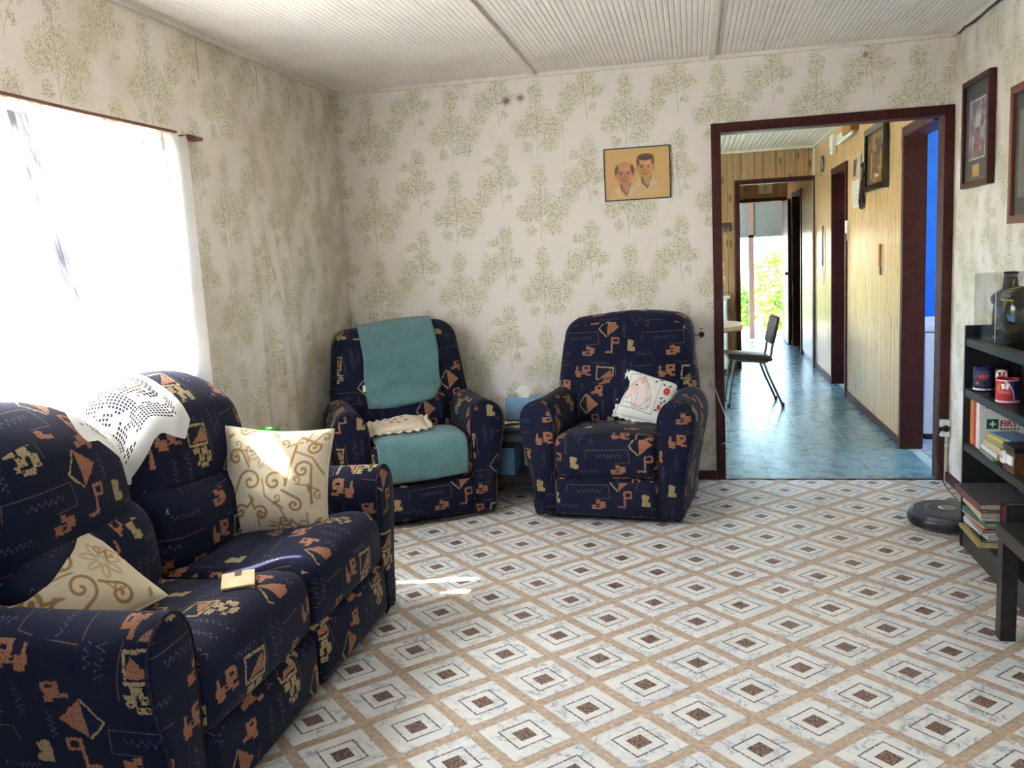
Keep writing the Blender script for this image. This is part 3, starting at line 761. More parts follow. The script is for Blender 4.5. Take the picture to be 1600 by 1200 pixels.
boards(kr, 'y', 1.367, 0.10, 0.86, 2.10, HB, -1, M['pine']); boards(kr, 'y', 1.367, 2.91, 3.76, 2.10, HB, -1, M['pine'])
boards(ke, 'x', 5.0, -0.9, 0.485, 0.0, HB, -1, M['pine_shaded']); boards(ke, 'x', 5.0, 0.485, 1.35, 2.14, HB, -1, M['pine_shaded'])
boards(pr_, 'y', 1.385, 5.08, 6.31, 0.05, H, -1, M['pine']); boards(pr_, 'y', 1.385, 7.31, 7.99, 0.05, H, -1, M['pine']); boards(pr_, 'y', 1.385, 6.31, 7.31, 2.10, H, -1, M['pine'])
boards(pe, 'x', 8.0, 0.47, 1.37, 2.09, H, -1, M['pine_shaded']); boards(pe, 'x', 8.0, 0.47, 0.66, 0.0, 2.09, -1, M['pine_shaded'])

# ---- trims and skirtings
def archi(name, label, axis, c0, c1, a0, a1, zt, w=0.055, mat=None, lining=None):
    mb = MB()
    def bx(p, q, za, zb, d0=c0, d1=c1):
        if axis == 'x': mb.box(p, q, d0, d1, za, zb)
        else: mb.box(d0, d1, p, q, za, zb)
    if w < 0.06 or name != 'trim_2': bx(a0 - w, a0, 0, zt + w)
    bx(a1, a1 + w, 0, zt + w); bx(a0, a1, zt, zt + w)
    if lining:
        l0, l1, t = lining
        if name != 'trim_2': bx(a0 - t, a0 + 0.002, 0, zt + 0.004, l0, l1)
        bx(a1 - 0.002, a1 + t, 0, zt + 0.004, l0, l1); bx(a0, a1, zt - 0.002, zt + t, l0, l1)
    o = mb.build(name, mat or M['trim'], bevel=0.004); return tag(o, label, kind='structure')
archi('trim_1', 'dark maroon frame around the wide opening to the kitchen', 'x', -0.022, 0.0, 0.177, 1.364, 2.044, 0.053, lining=(-0.004, 0.10, 0.03))
archi('trim_2', 'dark maroon frame of the doorway to the blue room', 'y', 1.34, 1.367, 0.105, 0.795, 2.035, 0.06, lining=(1.345, 1.482, 0.028))
archi('trim_3', 'dark maroon frame of the narrow doorway further along the boards', 'y', 1.34, 1.367, 2.975, 3.695, 2.035, 0.06, lining=(1.345, 1.48, 0.028))
archi('trim_4', 'dark frame of the opening into the passage', 'x', 4.975, 5.0, 0.545, 1.34, 2.09, 0.05, lining=(4.98, 5.09, 0.03))
archi('trim_5', 'dark frame of the store room doorway in the passage', 'y', 1.36, 1.385, 6.365, 7.255, 2.04, 0.05, lining=(1.365, 1.485, 0.028))
archi('trim_6', 'dark frame of the open back door', 'x', 7.975, 8.0, 0.705, 1.315, 2.035, 0.05, lining=(7.98, 8.11, 0.028))
tag(MB().box(XL, 0.122, -0.016, 0.0, 0.0, 0.055).build('baseboard_back', M['trim'], bevel=0.003), 'low maroon skirting under the wallpapered back wall', kind='structure')
tag(MB().box(XR - 0.016, XR, -6.7, -0.024, 0.0, 0.055).build('baseboard_right', M['trim'], bevel=0.003), 'low maroon skirting behind the bookcase', kind='structure')
tag(MB().box(XL, XL + 0.016, -6.7, 0.0, 0.0, 0.055).build('baseboard_left', M['trim'], bevel=0.003), 'low maroon skirting under the window', kind='structure')
tag(MB().box(1.345, 1.367, 0.86, 2.91, 0.0, 0.06).box(1.345, 1.367, 3.76, 5.0, 0.0, 0.06).build('baseboard_kitchen', M['trim'], bevel=0.003), 'brown skirting along the pine boards', kind='structure')
tag(MB().box(1.33, 1.36, 4.985, 5.005, 0.0, H).build('trim_7', M['batten'], bevel=0.004), 'pale vertical strip covering the corner of the boards', kind='structure')

# ---- windows
def window(name, label, axis, c0, c1, a0, a1, z0, z1, mull, mat):
    """frame with mullions and glass panes in a wall opening"""
    def B(mb, p, q, za, zb, d0, d1):
        return mb.box(d0, d1, p, q, za, zb) if axis == 'y' else mb.box(p, q, d0, d1, za, zb)
    mb = MB(); t = 0.045
    B(mb, a0, a1, z0, z0 + t, c0, c1); B(mb, a0, a1, z1 - t, z1, c0, c1); B(mb, a0, a0 + t, z0, z1, c0, c1); B(mb, a1 - t, a1, z0, z1, c0, c1)
    fr = mb.build(name, mat, bevel=0.003); tag(fr, label, kind='structure')
    xs = [a0] + mull + [a1]
    for m in mull: B(MB(), m - t / 2, m + t / 2, z0 + t, z1 - t, c0 + 0.01, c1 - 0.01).build('mullion', M['redrod'] if name == 'window_1' else mat, fr, bevel=0.003)
    cm = (c0 + c1) / 2
    for p, q in zip(xs[:-1], xs[1:]): B(MB(), p + 0.02, q - 0.02, z0 + 0.03, z1 - 0.03, cm - 0.002, cm + 0.002).build('pane', M['glass'], fr)
    return fr
window('window_1', 'brown timber window behind the net curtain', 'y', XL - 0.10, XL - 0.005, WIN[0], WIN[1], WIN[2], WIN[3], [-2.955], M['white'])
window('window_2', 'wide timber window at the rear of the room', 'x', -6.78, -6.70, -0.85, -0.05, 1.1, 2.0, [-0.45], M['white'])
window('window_3', 'wide kitchen window', 'y', XL - 0.10, XL - 0.02, 1.35, 3.85, 0.95, 2.08, [2.2, 3.0], M['white'])
window('window_4', 'blue room window', 'y', 3.51, 3.58, 0.25, 2.05, 0.7, 2.2, [1.15], M['white'])
window('window_5', 'bedroom window', 'y', 3.51, 3.58, 3.0, 4.2, 0.9, 2.1, [3.6], M['white'])

# ---- outdoors
gd = MB().box(-40, 40, -40, 60, -0.9, -0.6).build('ground', M['grass']); tag(gd, 'sunlit grass outside the house', kind='structure')
tag(MB().box(-0.6, 3.2, 8.1, 10.2, -0.5, -0.06).build('veranda_slab', M['concrete']), 'pale concrete step outside the back door', 'step')
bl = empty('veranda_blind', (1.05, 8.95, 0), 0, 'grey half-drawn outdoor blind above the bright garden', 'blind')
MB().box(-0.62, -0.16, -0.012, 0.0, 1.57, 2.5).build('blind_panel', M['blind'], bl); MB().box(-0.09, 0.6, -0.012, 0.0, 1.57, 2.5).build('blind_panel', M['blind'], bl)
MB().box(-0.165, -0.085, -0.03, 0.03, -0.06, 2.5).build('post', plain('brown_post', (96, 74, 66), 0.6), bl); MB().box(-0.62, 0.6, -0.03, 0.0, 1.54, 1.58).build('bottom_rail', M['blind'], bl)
tag(MB().box(-3.0, 3.6, 8.1, 10.4, 2.55, 2.62).build('veranda_roof', M['offwhite']), 'flat veranda roof over the back step', 'roof')
def shrub(name, loc, rx, rz, n, seed, label):
    rnd = random.Random(seed); root = empty(name, loc, 0, label, 'shrub', 'garden shrubs beyond the back door')
    mb = MB()
    for k in range(n):
        a = rnd.uniform(0, 2 * PI); t = math.acos(rnd.uniform(-0.4, 1)); r = rnd.uniform(0.45, 1.0) ** 0.5
        p = Vector((math.cos(a) * math.sin(t) * rx * r, math.sin(a) * math.sin(t) * rx * r, rz * 0.5 + math.cos(t) * rz * 0.55 * r))
        L = rnd.uniform(0.07, 0.15); d = Vector((rnd.uniform(-1, 1), rnd.uniform(-1, 1), rnd.uniform(-0.4, 0.9))).normalized()
        s = d.cross(Vector((rnd.uniform(-1, 1), rnd.uniform(-1, 1), rnd.uniform(-1, 1)))).normalized() * L * 0.32
        m = p + d * L * 0.5 + Vector((0, 0, 0.012))
        mb.add([p, m - s, p + d * L, m + s], [(0, 1, 2), (0, 2, 3)])
    o = mb.build('foliage', M['leaf'], root, fixn=False); o['kind'] = 'stuff'
    for k in range(5):
        a = rnd.uniform(0, 6.28); MB().tube([(0, 0, -0.0), (0.1 * math.cos(a), 0.1 * math.sin(a), rz * 0.4), (rx * 0.5 * math.cos(a), rx * 0.5 * math.sin(a), rz * 0.8)], 0.018, 5, r_end=0.006).build('stem', M['soil'], root)
shrub('garden_shrub', (0.60, 12.4, -0.6), 0.60, 1.45, 1600, 1, 'leafy sunlit shrub left of the others in the back doorway')
shrub('garden_shrub', (1.95, 14.2, -0.6), 0.80, 1.8, 2000, 2, 'taller leafy sunlit shrub further out beyond the back door')
shrub('garden_shrub', (1.75, 11.9, -0.6), 0.45, 1.2, 1300, 3, 'low leafy shrub nearest the concrete step')

# ================================================================== upholstery
def catmull(pts, n=4, closed=True):
    out = []; m = len(pts)
    for i in range(m if closed else m - 1):
        p0, p1, p2, p3 = [np.array(pts[(i + k) % m] if closed else pts[min(max(i + k, 0), m - 1)], float) for k in (-1, 0, 1, 2)]
        for k in range(n):
            t = k / n
            out.append(tuple(0.5 * ((2 * p1) + (-p0 + p2) * t + (2 * p0 - 5 * p1 + 4 * p2 - p3) * t * t + (-p0 + 3 * p1 - 3 * p2 + p3) * t ** 3)))
    if not closed: out.append(tuple(pts[-1]))
    return out
ARM = [(0.0, 0.035), (0.0, 0.20), (-0.004, 0.40), (-0.004, 0.53), (0.022, 0.61), (0.072, 0.645), (0.125, 0.635), (0.168, 0.595), (0.187, 0.53), (0.180, 0.45), (0.155, 0.33), (0.132, 0.20), (0.118, 0.035), (0.06, 0.03)]
def arm(parent, xi, side, y0, y1, uvoff, zs=1.0):
    prof = catmull([(p[0], p[1] * zs) for p in ARM], 4); cx = 0.08; cz = 0.36
    cen = np.array([(p[0], p[1]) for p in prof]); c0 = np.array([cx, cz])
    rings = [(y0 + 0.0, 0.030), (y0 + 0.004, 0.018), (y0 + 0.012, 0.007), (y0 + 0.026, 0.0)] + [(y0 + 0.026 + (y1 - y0 - 0.05) * k / 8, 0.0) for k in range(1, 9)] + [(y1, 0.03)]
    v = []; n = len(prof)
    nrm = []
    for i in range(n):
        t = cen[(i + 1) % n] - cen[i - 1]; t /= np.linalg.norm(t) + 1e-9; nn = np.array([t[1], -t[0]])
        if np.dot(nn, c0 - cen[i]) < 0: nn = -nn
        nrm.append(nn)
    for (y, ins) in rings:
        wob = 0.0
        for i in range(n):
            q = cen[i] + nrm[i] * ins
            sag = 0.008 * math.sin((y - y0) * 5) if q[1] > 0.5 else 0
            v.append((side * (xi + q[0]), y, q[1] - sag))
    f = []
    for r in range(len(rings) - 1):
        for i in range(n): f.append((r * n + i, r * n + (i + 1) % n, (r + 1) * n + (i + 1) % n, (r + 1) * n + i))
    m = len(v); v += [(side * (xi + cx), y0 - 0.004, cz), (side * (xi + cx), y1, cz)]
    for i in range(n): f.append((m, (i + 1) % n, i)); f.append((m + 1, (len(rings) - 1) * n + i, (len(rings) - 1) * n + (i + 1) % n))
    o = MB().add(v, f).build('arm', M['fabric'], parent, smooth=True, boxuv=True, uvoff=uvoff)
    pts = [(side * (xi + p[0]), y0 + 0.011, p[1]) for p in prof]
    pts = [(side * (xi + cen[i][0] + nrm[i][0] * 0.004), y0 + 0.012, cen[i][1] + nrm[i][1] * 0.004) for i in range(n)]
    MB().tube(pts, 0.005, 6, True).build('piping', M['piping'], o, smooth=True)
    return o
def bvh_of(objs):
    v = []; f = []
    for o in objs:
        b = len(v); v += [q.co.copy() for q in o.data.vertices]; f += [tuple(i + b for i in p.vertices) for p in o.data.polygons]
    return BVHTree.FromPolygons(v, f)
def recliner(loc, rz, label, k):
    root = empty('recliner_armchair', loc, rz, label, 'armchair', 'navy patterned recliner armchairs'); ps = []
    def bd(v):   # outline and lean of the backrest
        z = v[:, 2]; w = np.interp(z, [0.3, 0.5, 0.62, 0.8, 0.98, 1.1], [0.92, 1.06, 1.12, 1.06, 1.0, 0.95])
        v[:, 0] *= w; v[:, 1] += np.interp(z, [0.3, 0.6, 0.85, 1.1], [0.0, 0.0, 0.035, 0.10])
        v[:, 1] += 0.012 * np.exp(-(v[:, 0] / 0.02) ** 2) * (v[:, 1] < 0.2) * np.interp(z, [0.7, 0.8], [0, 1])
        v[:, 2] += np.where(z > 0.9, 0.012 * np.sin(v[:, 0] * 7 + k), 0)
        return v
    ps.append(puff('backrest', M['fabric'], root, (0, 0.185, 0.72), (0.365, 0.115, 0.315), 0.085, (0.0, 0.035, 0.015), 12, bd, (0.1 + k * 0.2, 0.05 + k * 0.13)))
    def ld(v):
        z = v[:, 2]; u = v[:, 0] / 0.27
        v[:, 2] = np.where(z > 0.5, z - 0.09 * u ** 2 * (z - 0.5) / 0.2, z); v[:, 1] += (z - 0.5) * 0.1
        return v
    ps.append(puff('lumbar_cushion', M['fabric'], root, (0, 0.075, 0.56), (0.272, 0.085, 0.155), 0.07, (0, 0.03, 0.0), 10, ld, (0.27 + k * 0.3, 0.2)))
    def sd(v):
        v[:, 2] -= np.where(v[:, 2] > 0.36, 0.02 * np.exp(-((v[:, 1] + 0.12) / 0.15) ** 2), 0); return v
    ps.append(puff('seat_cushion', M['fabric'], root, (0, -0.20, 0.352), (0.272, 0.262, 0.112), 0.05, (0, 0.012, 0.03), 10, sd, (0.02 + k * 0.17, 0.33)))
    ps.append(puff('footrest', M['fabric'], root, (0, -0.405, 0.138), (0.272, 0.052, 0.102), 0.03, (0, 0.016, 0), 8, None, (0.36 + k * 0.11, 0.12)))
    for s in (-1, 1): ps.append(arm(root, 0.275, s, -0.435, 0.15, (0.13 * s + k * 0.21, 0.07)))
    puff('rear_body', M['fabric'], root, (0, 0.0, 0.20), (0.35, 0.36, 0.15), 0.03, (0, 0, 0), 6, None, (0.2, 0.1))
    MB().box(-0.30, 0.30, -0.36, 0.33, 0.0, 0.05).build('base', M['black'], root, bevel=0.006)
    return root, ps
recL, psL = recliner((-1.63, -0.585, 0), math.radians(29), 'navy patterned recliner in the corner with teal towels over back and seat', 0)
recR, psR = recliner((-0.40, -0.465, 0), math.radians(-8), 'navy patterned recliner with a horse cushion, nearest the kitchen opening', 1)

sofa = empty('sofa', (-1.65, -2.81, 0), PI / 2, 'navy patterned two-seat sofa under the bright window', 'sofa'); psS = []
for i, sx in enumerate((-0.3175, 0.3175)):
    bxx = sx * 1.14
    def ud(v, sx=bxx, i=i):
        u = (v[:, 0] - sx) / 0.365; z = v[:, 2]
        v[:, 2] = np.where(z > 0.60, 0.60 + (z - 0.60) * (1 - 0.40 * np.abs(np.clip(u, -1, 1)) ** 2.6), z)
        v[:, 1] += (z - 0.62) * 0.16 + 0.05 * np.abs(u) ** 4
        v[:, 2] += 0.010 * np.sin(v[:, 0] * 9 + i)
        v[:, 1] = np.where(v[:, 1] > 0.38, 0.38 + 0.06 * np.tanh((v[:, 1] - 0.38) / 0.06), v[:, 1])
        return v
    psS.append(puff('back_cushion', M['fabric'], sofa, (bxx, 0.235, 0.80), (0.366, 0.150, 0.232), 0.13, (0.0, 0.05, 0.025), 12, ud, (0.05 + i * 0.19, 0.3 + i * 0.17), 4))
    def wd_(v, sx=sx):
        u = (v[:, 0] - sx) / 0.31; v[:, 1] += (v[:, 2] - 0.55) * 0.1 + 0.04 * np.abs(u) ** 4; return v
    psS.append(puff('lumbar_cushion', M['fabric'], sofa, (sx, 0.165, 0.53), (0.314, 0.125, 0.165), 0.085, (0, 0.05, 0.01), 10, wd_, (0.22 + i * 0.27, 0.02)))
    def st(v, sx=sx):
        top = v[:, 2] > 0.34
        v[:, 2] += np.where(top, 0.04 * np.exp(-((v[:, 1] + 0.36) / 0.13) ** 2) - 0.025, 0); return v
    psS.append(puff('seat_cushion', M['fabric'], sofa, (sx, -0.165, 0.335), (0.314, 0.285, 0.105), 0.055, (0.0, 0.018, 0.032), 12, st, (0.3 + i * 0.15, 0.17)))
    psS.append(puff('footrest', M['fabric'], sofa, (sx, -0.405, 0.14), (0.313, 0.05, 0.105), 0.035, (0, 0.018, 0), 8, None, (0.12 + i * 0.23, 0.26)))
for s in (-1, 1): psS.append(arm(sofa, 0.635, s, -0.445, 0.36, (0.11 * s + 0.07, 0.19), 0.945))
puff('rear_body', M['fabric'], sofa, (0, 0.06, 0.22), (0.72, 0.36, 0.17), 0.03, (0, 0, 0), 6, None, (0.4, 0.1))
MB().box(-0.62, 0.62, -0.36, 0.38, 0.0, 0.06).build('base', M['black'], sofa, bevel=0.006)

# ---- cloths draped over the upholstery
def drape(name, tree, x0, x1, cy, cz, a0, a1, nx, na, mat, parent_matrix, off=0.010, smoothx=0, ripple=0.004, thick=0.006, aend=None, seed=0, shade=True, skew=0.0):
    rnd = np.random.RandomState(seed)
    Rr = np.zeros((na + 1, nx + 1)); A = np.zeros_like(Rr); X = np.linspace(x0, x1, nx + 1)
    for i, x in enumerate(X):
        ae = a1 if aend is None else aend(i / nx)
        for j in range(na + 1):
            a = a0 + (ae - a0) * j / na; A[j, i] = a
            d = Vector((0, -math.cos(a), math.sin(a)))
            o = Vector((x + skew * j / na, cy, cz)) + d * 1.2
            hit = tree.ray_cast(o, -d, 1.2)
            Rr[j, i] = (Vector(hit[0]) - Vector((x + skew * j / na, cy, cz))).length if hit[0] else np.nan
    for j in range(na + 1):
        row = Rr[j]; ok = ~np.isnan(row)
        if ok.any(): Rr[j] = np.interp(X, X[ok], row[ok])
    Rr = np.where(np.isnan(Rr), np.nanmean(Rr), Rr)
    for _ in range(smoothx):
        b = Rr.copy(); b[:, 1:-1] = np.maximum(Rr[:, 1:-1], (Rr[:, :-2] + Rr[:, 2:]) / 2); Rr = b
    ph = rnd.rand(4) * 6
    V = []
    for j in range(na + 1):
        for i in range(nx + 1):
            u, v = i / nx, j / na
            r = Rr[j, i] + off + ripple * (math.sin(u * 9 + ph[0] + v * 3) + math.sin(v * 13 + ph[1] + u * 4)) * 0.5 + ripple
            a = A[j, i]; V.append((X[i] + skew * v + ripple * math.sin(v * 11 + ph[2]), cy - math.cos(a) * r, cz + math.sin(a) * r))
    V = [parent_matrix @ Vector(p) for p in V]
    org = sum((p for p in V), Vector()) / len(V); V = [p - org for p in V]
    F = [(j * (nx + 1) + i, j * (nx + 1) + i + 1, (j + 1) * (nx + 1) + i + 1, (j + 1) * (nx + 1) + i) for j in range(na) for i in range(nx)]
    me = bpy.data.meshes.new(name); me.from_pydata(V, [], F)
    uv = me.uv_layers.new(name='UVMap'); ln = np.zeros((na + 1,))
    for j in range(1, na + 1): ln[j] = ln[j - 1] + (V[j * (nx + 1) + nx // 2] - V[(j - 1) * (nx + 1) + nx // 2]).length
    for l in me.loops:
        j, i = divmod(l.vertex_index, nx + 1); uv.data[l.index].uv = (X[i] - x0, ln[-1] - ln[j])
    me.materials.append(mat); me.polygons.foreach_set('use_smooth', [True] * len(me.polygons))
    o = link(name, me, None, org)
    if thick:
        m = o.modifiers.new('thickness', 'SOLIDIFY'); m.thickness = thick; m.offset = 0
    return o
bpy.context.view_layer.update()
tL = bvh_of(psL[:2]); tL2 = bvh_of(psL[2:4]); tS = bvh_of([o for o in psS if o.name.startswith('back_cushion')])
tw = drape('towel', tL, -0.215, 0.225, 0.22, 0.80, math.radians(118), math.radians(-50), 30, 46, M['towel'], recL.matrix_world, 0.012, 3, 0.004, 0.010, lambda u: math.radians(-41 + 5 * u), 3)
tag(tw, 'teal towel hung over the top of the corner recliner', 'towel', 'teal towels on the corner recliner')
MB().box(-0.008, 0.008, -0.004, 0.004, -0.018, 0.018).build('care_tag', M['white'], tw, tuple(recL.matrix_world @ Vector((-0.222, 0.045, 0.70)) - tw.location))
tw2 = drape('towel', tL2, -0.245, 0.235, -0.26, 0.30, math.radians(125), math.radians(-10), 30, 30, M['towel'], recL.matrix_world, 0.010, 3, 0.004, 0.010, lambda u: math.radians(-14 + 6 * u), 4)
tag(tw2, 'teal towel spread over the front of the corner recliner seat', 'towel', 'teal towels on the corner recliner')
dl = drape('doily', tS, -0.25, 0.24, 0.30, 0.62, math.radians(112), math.radians(40), 60, 50, M['doily'], sofa.matrix_world, 0.008, 10, 0.010, 0.0, lambda u: math.radians(56 - 23 * max(0, 1 - abs(u - 0.42) / 0.32) - 14 * max(0, 1 - abs(u - 0.88) / 0.2)), 5)
tag(dl, 'crumpled white lace doily over the sofa back below the window', 'doily')

# ---- cushions
def cushion(name, w, h, t, pt, mat, backmat, loc, rot, label, ruffle=0.0, piping=None, pinch=0.04, seed=1):
    root = empty(name, loc, 0, label, 'cushion'); root.rotation_euler = rot
    rnd = np.random.RandomState(seed); ph = rnd.rand(6) * 6
    def outline(u, v):
        a, b = u * 2 - 1, v * 2 - 1
        px = 1 - pinch * (1 - b * b) * 1.6; py = 1 - pinch * (1 - a * a) * 1.6
        return a * w / 2 * px, b * h / 2 * py
    def th(u, v):
        a, b = abs(u * 2 - 1), abs(v * 2 - 1)
        q = max(0, 1 - a ** 2.4) ** 0.55 * max(0, 1 - b ** 2.4) ** 0.55
        return t / 2 * q + 0.005 * q * (math.sin(u * 7 + ph[0] + v * 4) + math.sin(v * 9 + ph[1] - u * 3)) + 0.003 * q * math.sin(u * 21 + v * 13 + ph[2]) * math.sin(v * 17 - u * 9 + ph[3]) + 0.0015
    def front(u, v):
        x, y = outline(u, v); return (x, -th(u, v), y)
    def back(u, v):
        x, y = outline(1 - u, v); return (x, th(1 - u, v), y)
    painted_grid('front_cover', pt, front, mat, root, smooth=True)
    MB().grid(back, 24, 24).build('back_cover', backmat, root, smooth=True, fixn=False)
    if ruffle:
        n = 160; v = []; f = []
        for k in range(n):
            s = k / n * 4; e = int(s); q = s - e
            u_, v_ = ((q, 0), (1, q), (1 - q, 1), (0, 1 - q))[e]
            x, y = outline(u_, v_); d = Vector((x, 0, y)).normalized()
            r = ruffle * (1 + 0.25 * math.sin(k * 1.3))
            v += [(x, 0, y), (x + d.x * r, 0.008 * math.sin(k * 1.1), y + d.z * r)]
        for k in range(n): a = 2 * k; b = 2 * ((k + 1) % n); f.append((a, a + 1, b + 1, b))
        o = MB().add(v, f).build('ruffle', backmat, root, smooth=True); m = o.modifiers.new('thickness', 'SOLIDIFY'); m.thickness = 0.003
    if piping:
        pts = []
        for k in range(80):
            s = k / 80 * 4; e = int(s); q = s - e
            u_, v_ = ((q, 0), (1, q), (1 - q, 1), (0, 1 - q))[e]; x, y = outline(u_, v_); pts.append((x, 0, y))
        MB().tube(pts, 0.006, 6, True).build('piping', piping, root, smooth=True)
    return root
def scroll_paint(seed, flip=False):
    p = Paint(150, 150, 1.0, (216, 202, 174)); br = (158, 124, 78); rnd = random.Random(seed)
    X, Y = p.X, p.Y
    def sp(cx, cy, r, a0, s, tail=None, t=1.35, w=0.012): p.spiral(cx, cy, r, t, a0, s, w, br, tail)
    sp(0.52, 0.50, 0.115, -0.3, 1, (0.70, 0.86)); sp(0.28, 0.50, 0.12, PI, -1, (0.10, 0.30)); sp(0.78, 0.62, 0.09, 0.4, 1, (0.88, 0.30)); sp(0.20, 0.20, 0.075, 0.6, 1, (0.32, 0.32)); sp(0.40, 0.19, 0.075, PI - 0.6, -1, (0.30, 0.32))
    sp(0.72, 0.28, 0.07, 1.2, -1, (0.60, 0.42)); sp(0.12, 0.72, 0.09, 0.2, 1, (0.26, 0.64)); sp(0.86, 0.84, 0.07, 0.2, -1, (0.74, 0.94)); sp(0.62, 0.12, 0.06, 0.2, -1, (0.76, 0.06))
    for k in range(7):   # big blossom
        a = k * 0.9; p.ell(0.40 + 0.10 * math.cos(a), 0.78 + 0.085 * math.sin(a), 0.062, 0.03, br, 0.75, 0.3, a); p.ell(0.40 + 0.10 * math.cos(a), 0.78 + 0.085 * math.sin(a), 0.045, 0.016, (226, 214, 190), 0.8, 0.3, a)
    for (x, y, a) in ((0.55, 0.30, 0.6), (0.30, 0.34, 2.2), (0.65, 0.68, 1.2), (0.85, 0.45, 1.8), (0.08, 0.42, 1.0), (0.93, 0.15, 0.7), (0.50, 0.06, 0.1), (0.06, 0.92, 0.6)):
        p.ell(x, y, 0.045, 0.014, br, 0.9, 0.25, a)
    p.line([(0.70, 0.02), (0.58, 0.25), (0.44, 0.36), (0.40, 0.52)], 0.008, br); p.line([(0.98, 0.58), (0.86, 0.74), (0.70, 0.80)], 0.009, br); p.line([(0.02, 0.10), (0.10, 0.24), (0.06, 0.5)], 0.008, br)
    for k in range(16):
        cx, cy = rnd.random(), rnd.random(); a = rnd.random() * 6.28; sp(cx, cy, 0.045, a, rnd.choice((-1, 1)), (cx + 0.12 * math.cos(a + 1), cy + 0.12 * math.sin(a + 1)), 1.1, 0.007)
    p.noise(0.06)
    if flip: p.c = p.c[:, ::-1].copy()
    return p
c1 = cushion('scroll_cushion', 0.40, 0.40, 0.17, scroll_paint(1), M['printcloth'], M['cream_cloth'], (-1.53, -2.36, 0.612), (math.radians(-14), math.radians(5), math.radians(14)), 'cream cushion with tan scrolls propped upright by the far sofa arm', pinch=0.055, piping=M['cream_cloth'], seed=2)
c2 = cushion('scroll_cushion', 0.42, 0.40, 0.17, scroll_paint(2, True), M['printcloth'], M['cream_cloth'], (-1.74, -3.27, 0.560), (math.radians(-58), math.radians(28), math.radians(20)), 'cream cushion with tan scrolls slumped behind the near sofa arm', pinch=0.055, piping=M['cream_cloth'], seed=5)
c2.rotation_euler = (c2.rotation_euler.to_matrix() @ Matrix.Rotation(math.radians(26), 3, 'Y')).to_euler()
for c in (c1, c2): c['group'] = 'cream scroll cushions on the sofa'
def horse_paint():
    p = Paint(140, 120, 1.2, (240, 238, 232)); ink = (96, 84, 84); pk = (226, 184, 172)
    hd = [(0.30, 0.84), (0.42, 0.92), (0.50, 0.80), (0.64, 0.60), (0.72, 0.34), (0.66, 0.20), (0.30, 0.20), (0.26, 0.34), (0.20, 0.44), (0.12, 0.34), (0.05, 0.40), (0.09, 0.55), (0.20, 0.72)]
    p.poly(hd, (238, 222, 214), 0.9); p.ell(0.24, 0.62, 0.10, 0.16, pk, 0.6, 0.4, 0.6); p.ell(0.40, 0.82, 0.05, 0.10, pk, 0.7, 0.3)
    p.line(hd + hd[:1], 0.006, (176, 130, 122)); p.ell(0.27, 0.68, 0.022, 0.022, (40, 36, 40))
    for k in range(5): p.line([(0.46 + 0.03 * k, 0.86 - 0.11 * k), (0.56 + 0.03 * k, 0.74 - 0.12 * k)], 0.005, (186, 142, 130))
    p.line([(0.05, 0.18), (0.80, 0.14)], 0.006, ink); p.line([(0.80, 0.14), (0.84, 0.90)], 0.005, ink); p.line([(0.05, 0.18), (0.06, 0.36)], 0.005, ink); p.line([(0.06, 0.60), (0.08, 0.90), (0.30, 0.95)], 0.005, ink)
    p.line([(0.10, 0.28), (0.50, 0.24), (0.70, 0.50)], 0.005, ink); p.line([(0.36, 0.20), (0.36, 0.52)], 0.004, ink); p.line([(0.54, 0.18), (0.70, 0.30)], 0.004, ink)
    for (x, y, r) in ((1.00, 0.72, 0.075), (0.93, 0.34, 0.045)):
        p.ell(x, y, r, r * 1.15, (206, 44, 38), 1, 0.15); p.ell(x, y, r * 0.45, r * 0.5, (236, 96, 80), 0.7, 0.3)
    for (x, y, a) in ((0.93, 0.54, 0.5), (1.02, 0.50, 1.3), (0.96, 0.44, 2.0), (1.04, 0.86, 0.8), (0.90, 0.86, 2.4), (0.88, 0.26, 0.4), (0.80, 0.95, 0.2), (0.70, 0.88, 1.2)):
        p.ell(x, y, 0.045, 0.018, (52, 92, 60), 0.95, 0.2, a); p.line([(x - 0.03, y), (x + 0.03, y)], 0.003, (30, 44, 40))
    p.noise(0.04); return p
cushion('horse_cushion', 0.285, 0.27, 0.11, horse_paint(), M['printcloth'], M['white_cloth'], (-0.255, -0.475, 0.585), (math.radians(-26), math.radians(17), math.radians(-4)), 'white frilled cushion stitched with a horse head and red roses', ruffle=0.022, pinch=0.03)
def crochet_paint():
    p = Paint(100, 80, 1.25, (214, 200, 176))
    for k in range(60):
        x, y = random.random() * 1.25, random.random(); p.ell(x, y, 0.03, 0.02, (196, 178, 150), 0.5, 0.4, random.random() * 3)
    for (x, y, c) in ((0.55, 0.55, (170, 96, 108)), (0.72, 0.62, (178, 120, 150)), (0.45, 0.42, (120, 110, 96)), (0.80, 0.45, (160, 92, 96)), (0.62, 0.40, (128, 132, 96)), (0.36, 0.60, (184, 130, 120))):
        p.ell(x, y, 0.06, 0.05, c, 0.85, 0.3)
    for k in range(40): a = k * 0.157; p.ell(0.62 + 0.48 * math.cos(a), 0.5 + 0.40 * math.sin(a), 0.02, 0.02, (170, 150, 120), 0.6, 0.3)
    p.noise(0.1); return p
cushion('frilled_cushion', 0.29, 0.22, 0.065, crochet_paint(), M['printcloth'], M['cream_cloth'], tuple(recL.matrix_world @ Vector((-0.085, -0.24, 0.522))), (math.radians(-84), math.radians(-2), math.radians(24)), 'small beige flower-embroidered cushion lying on the teal seat towel', ruffle=0.03, pinch=0.02, seed=9)

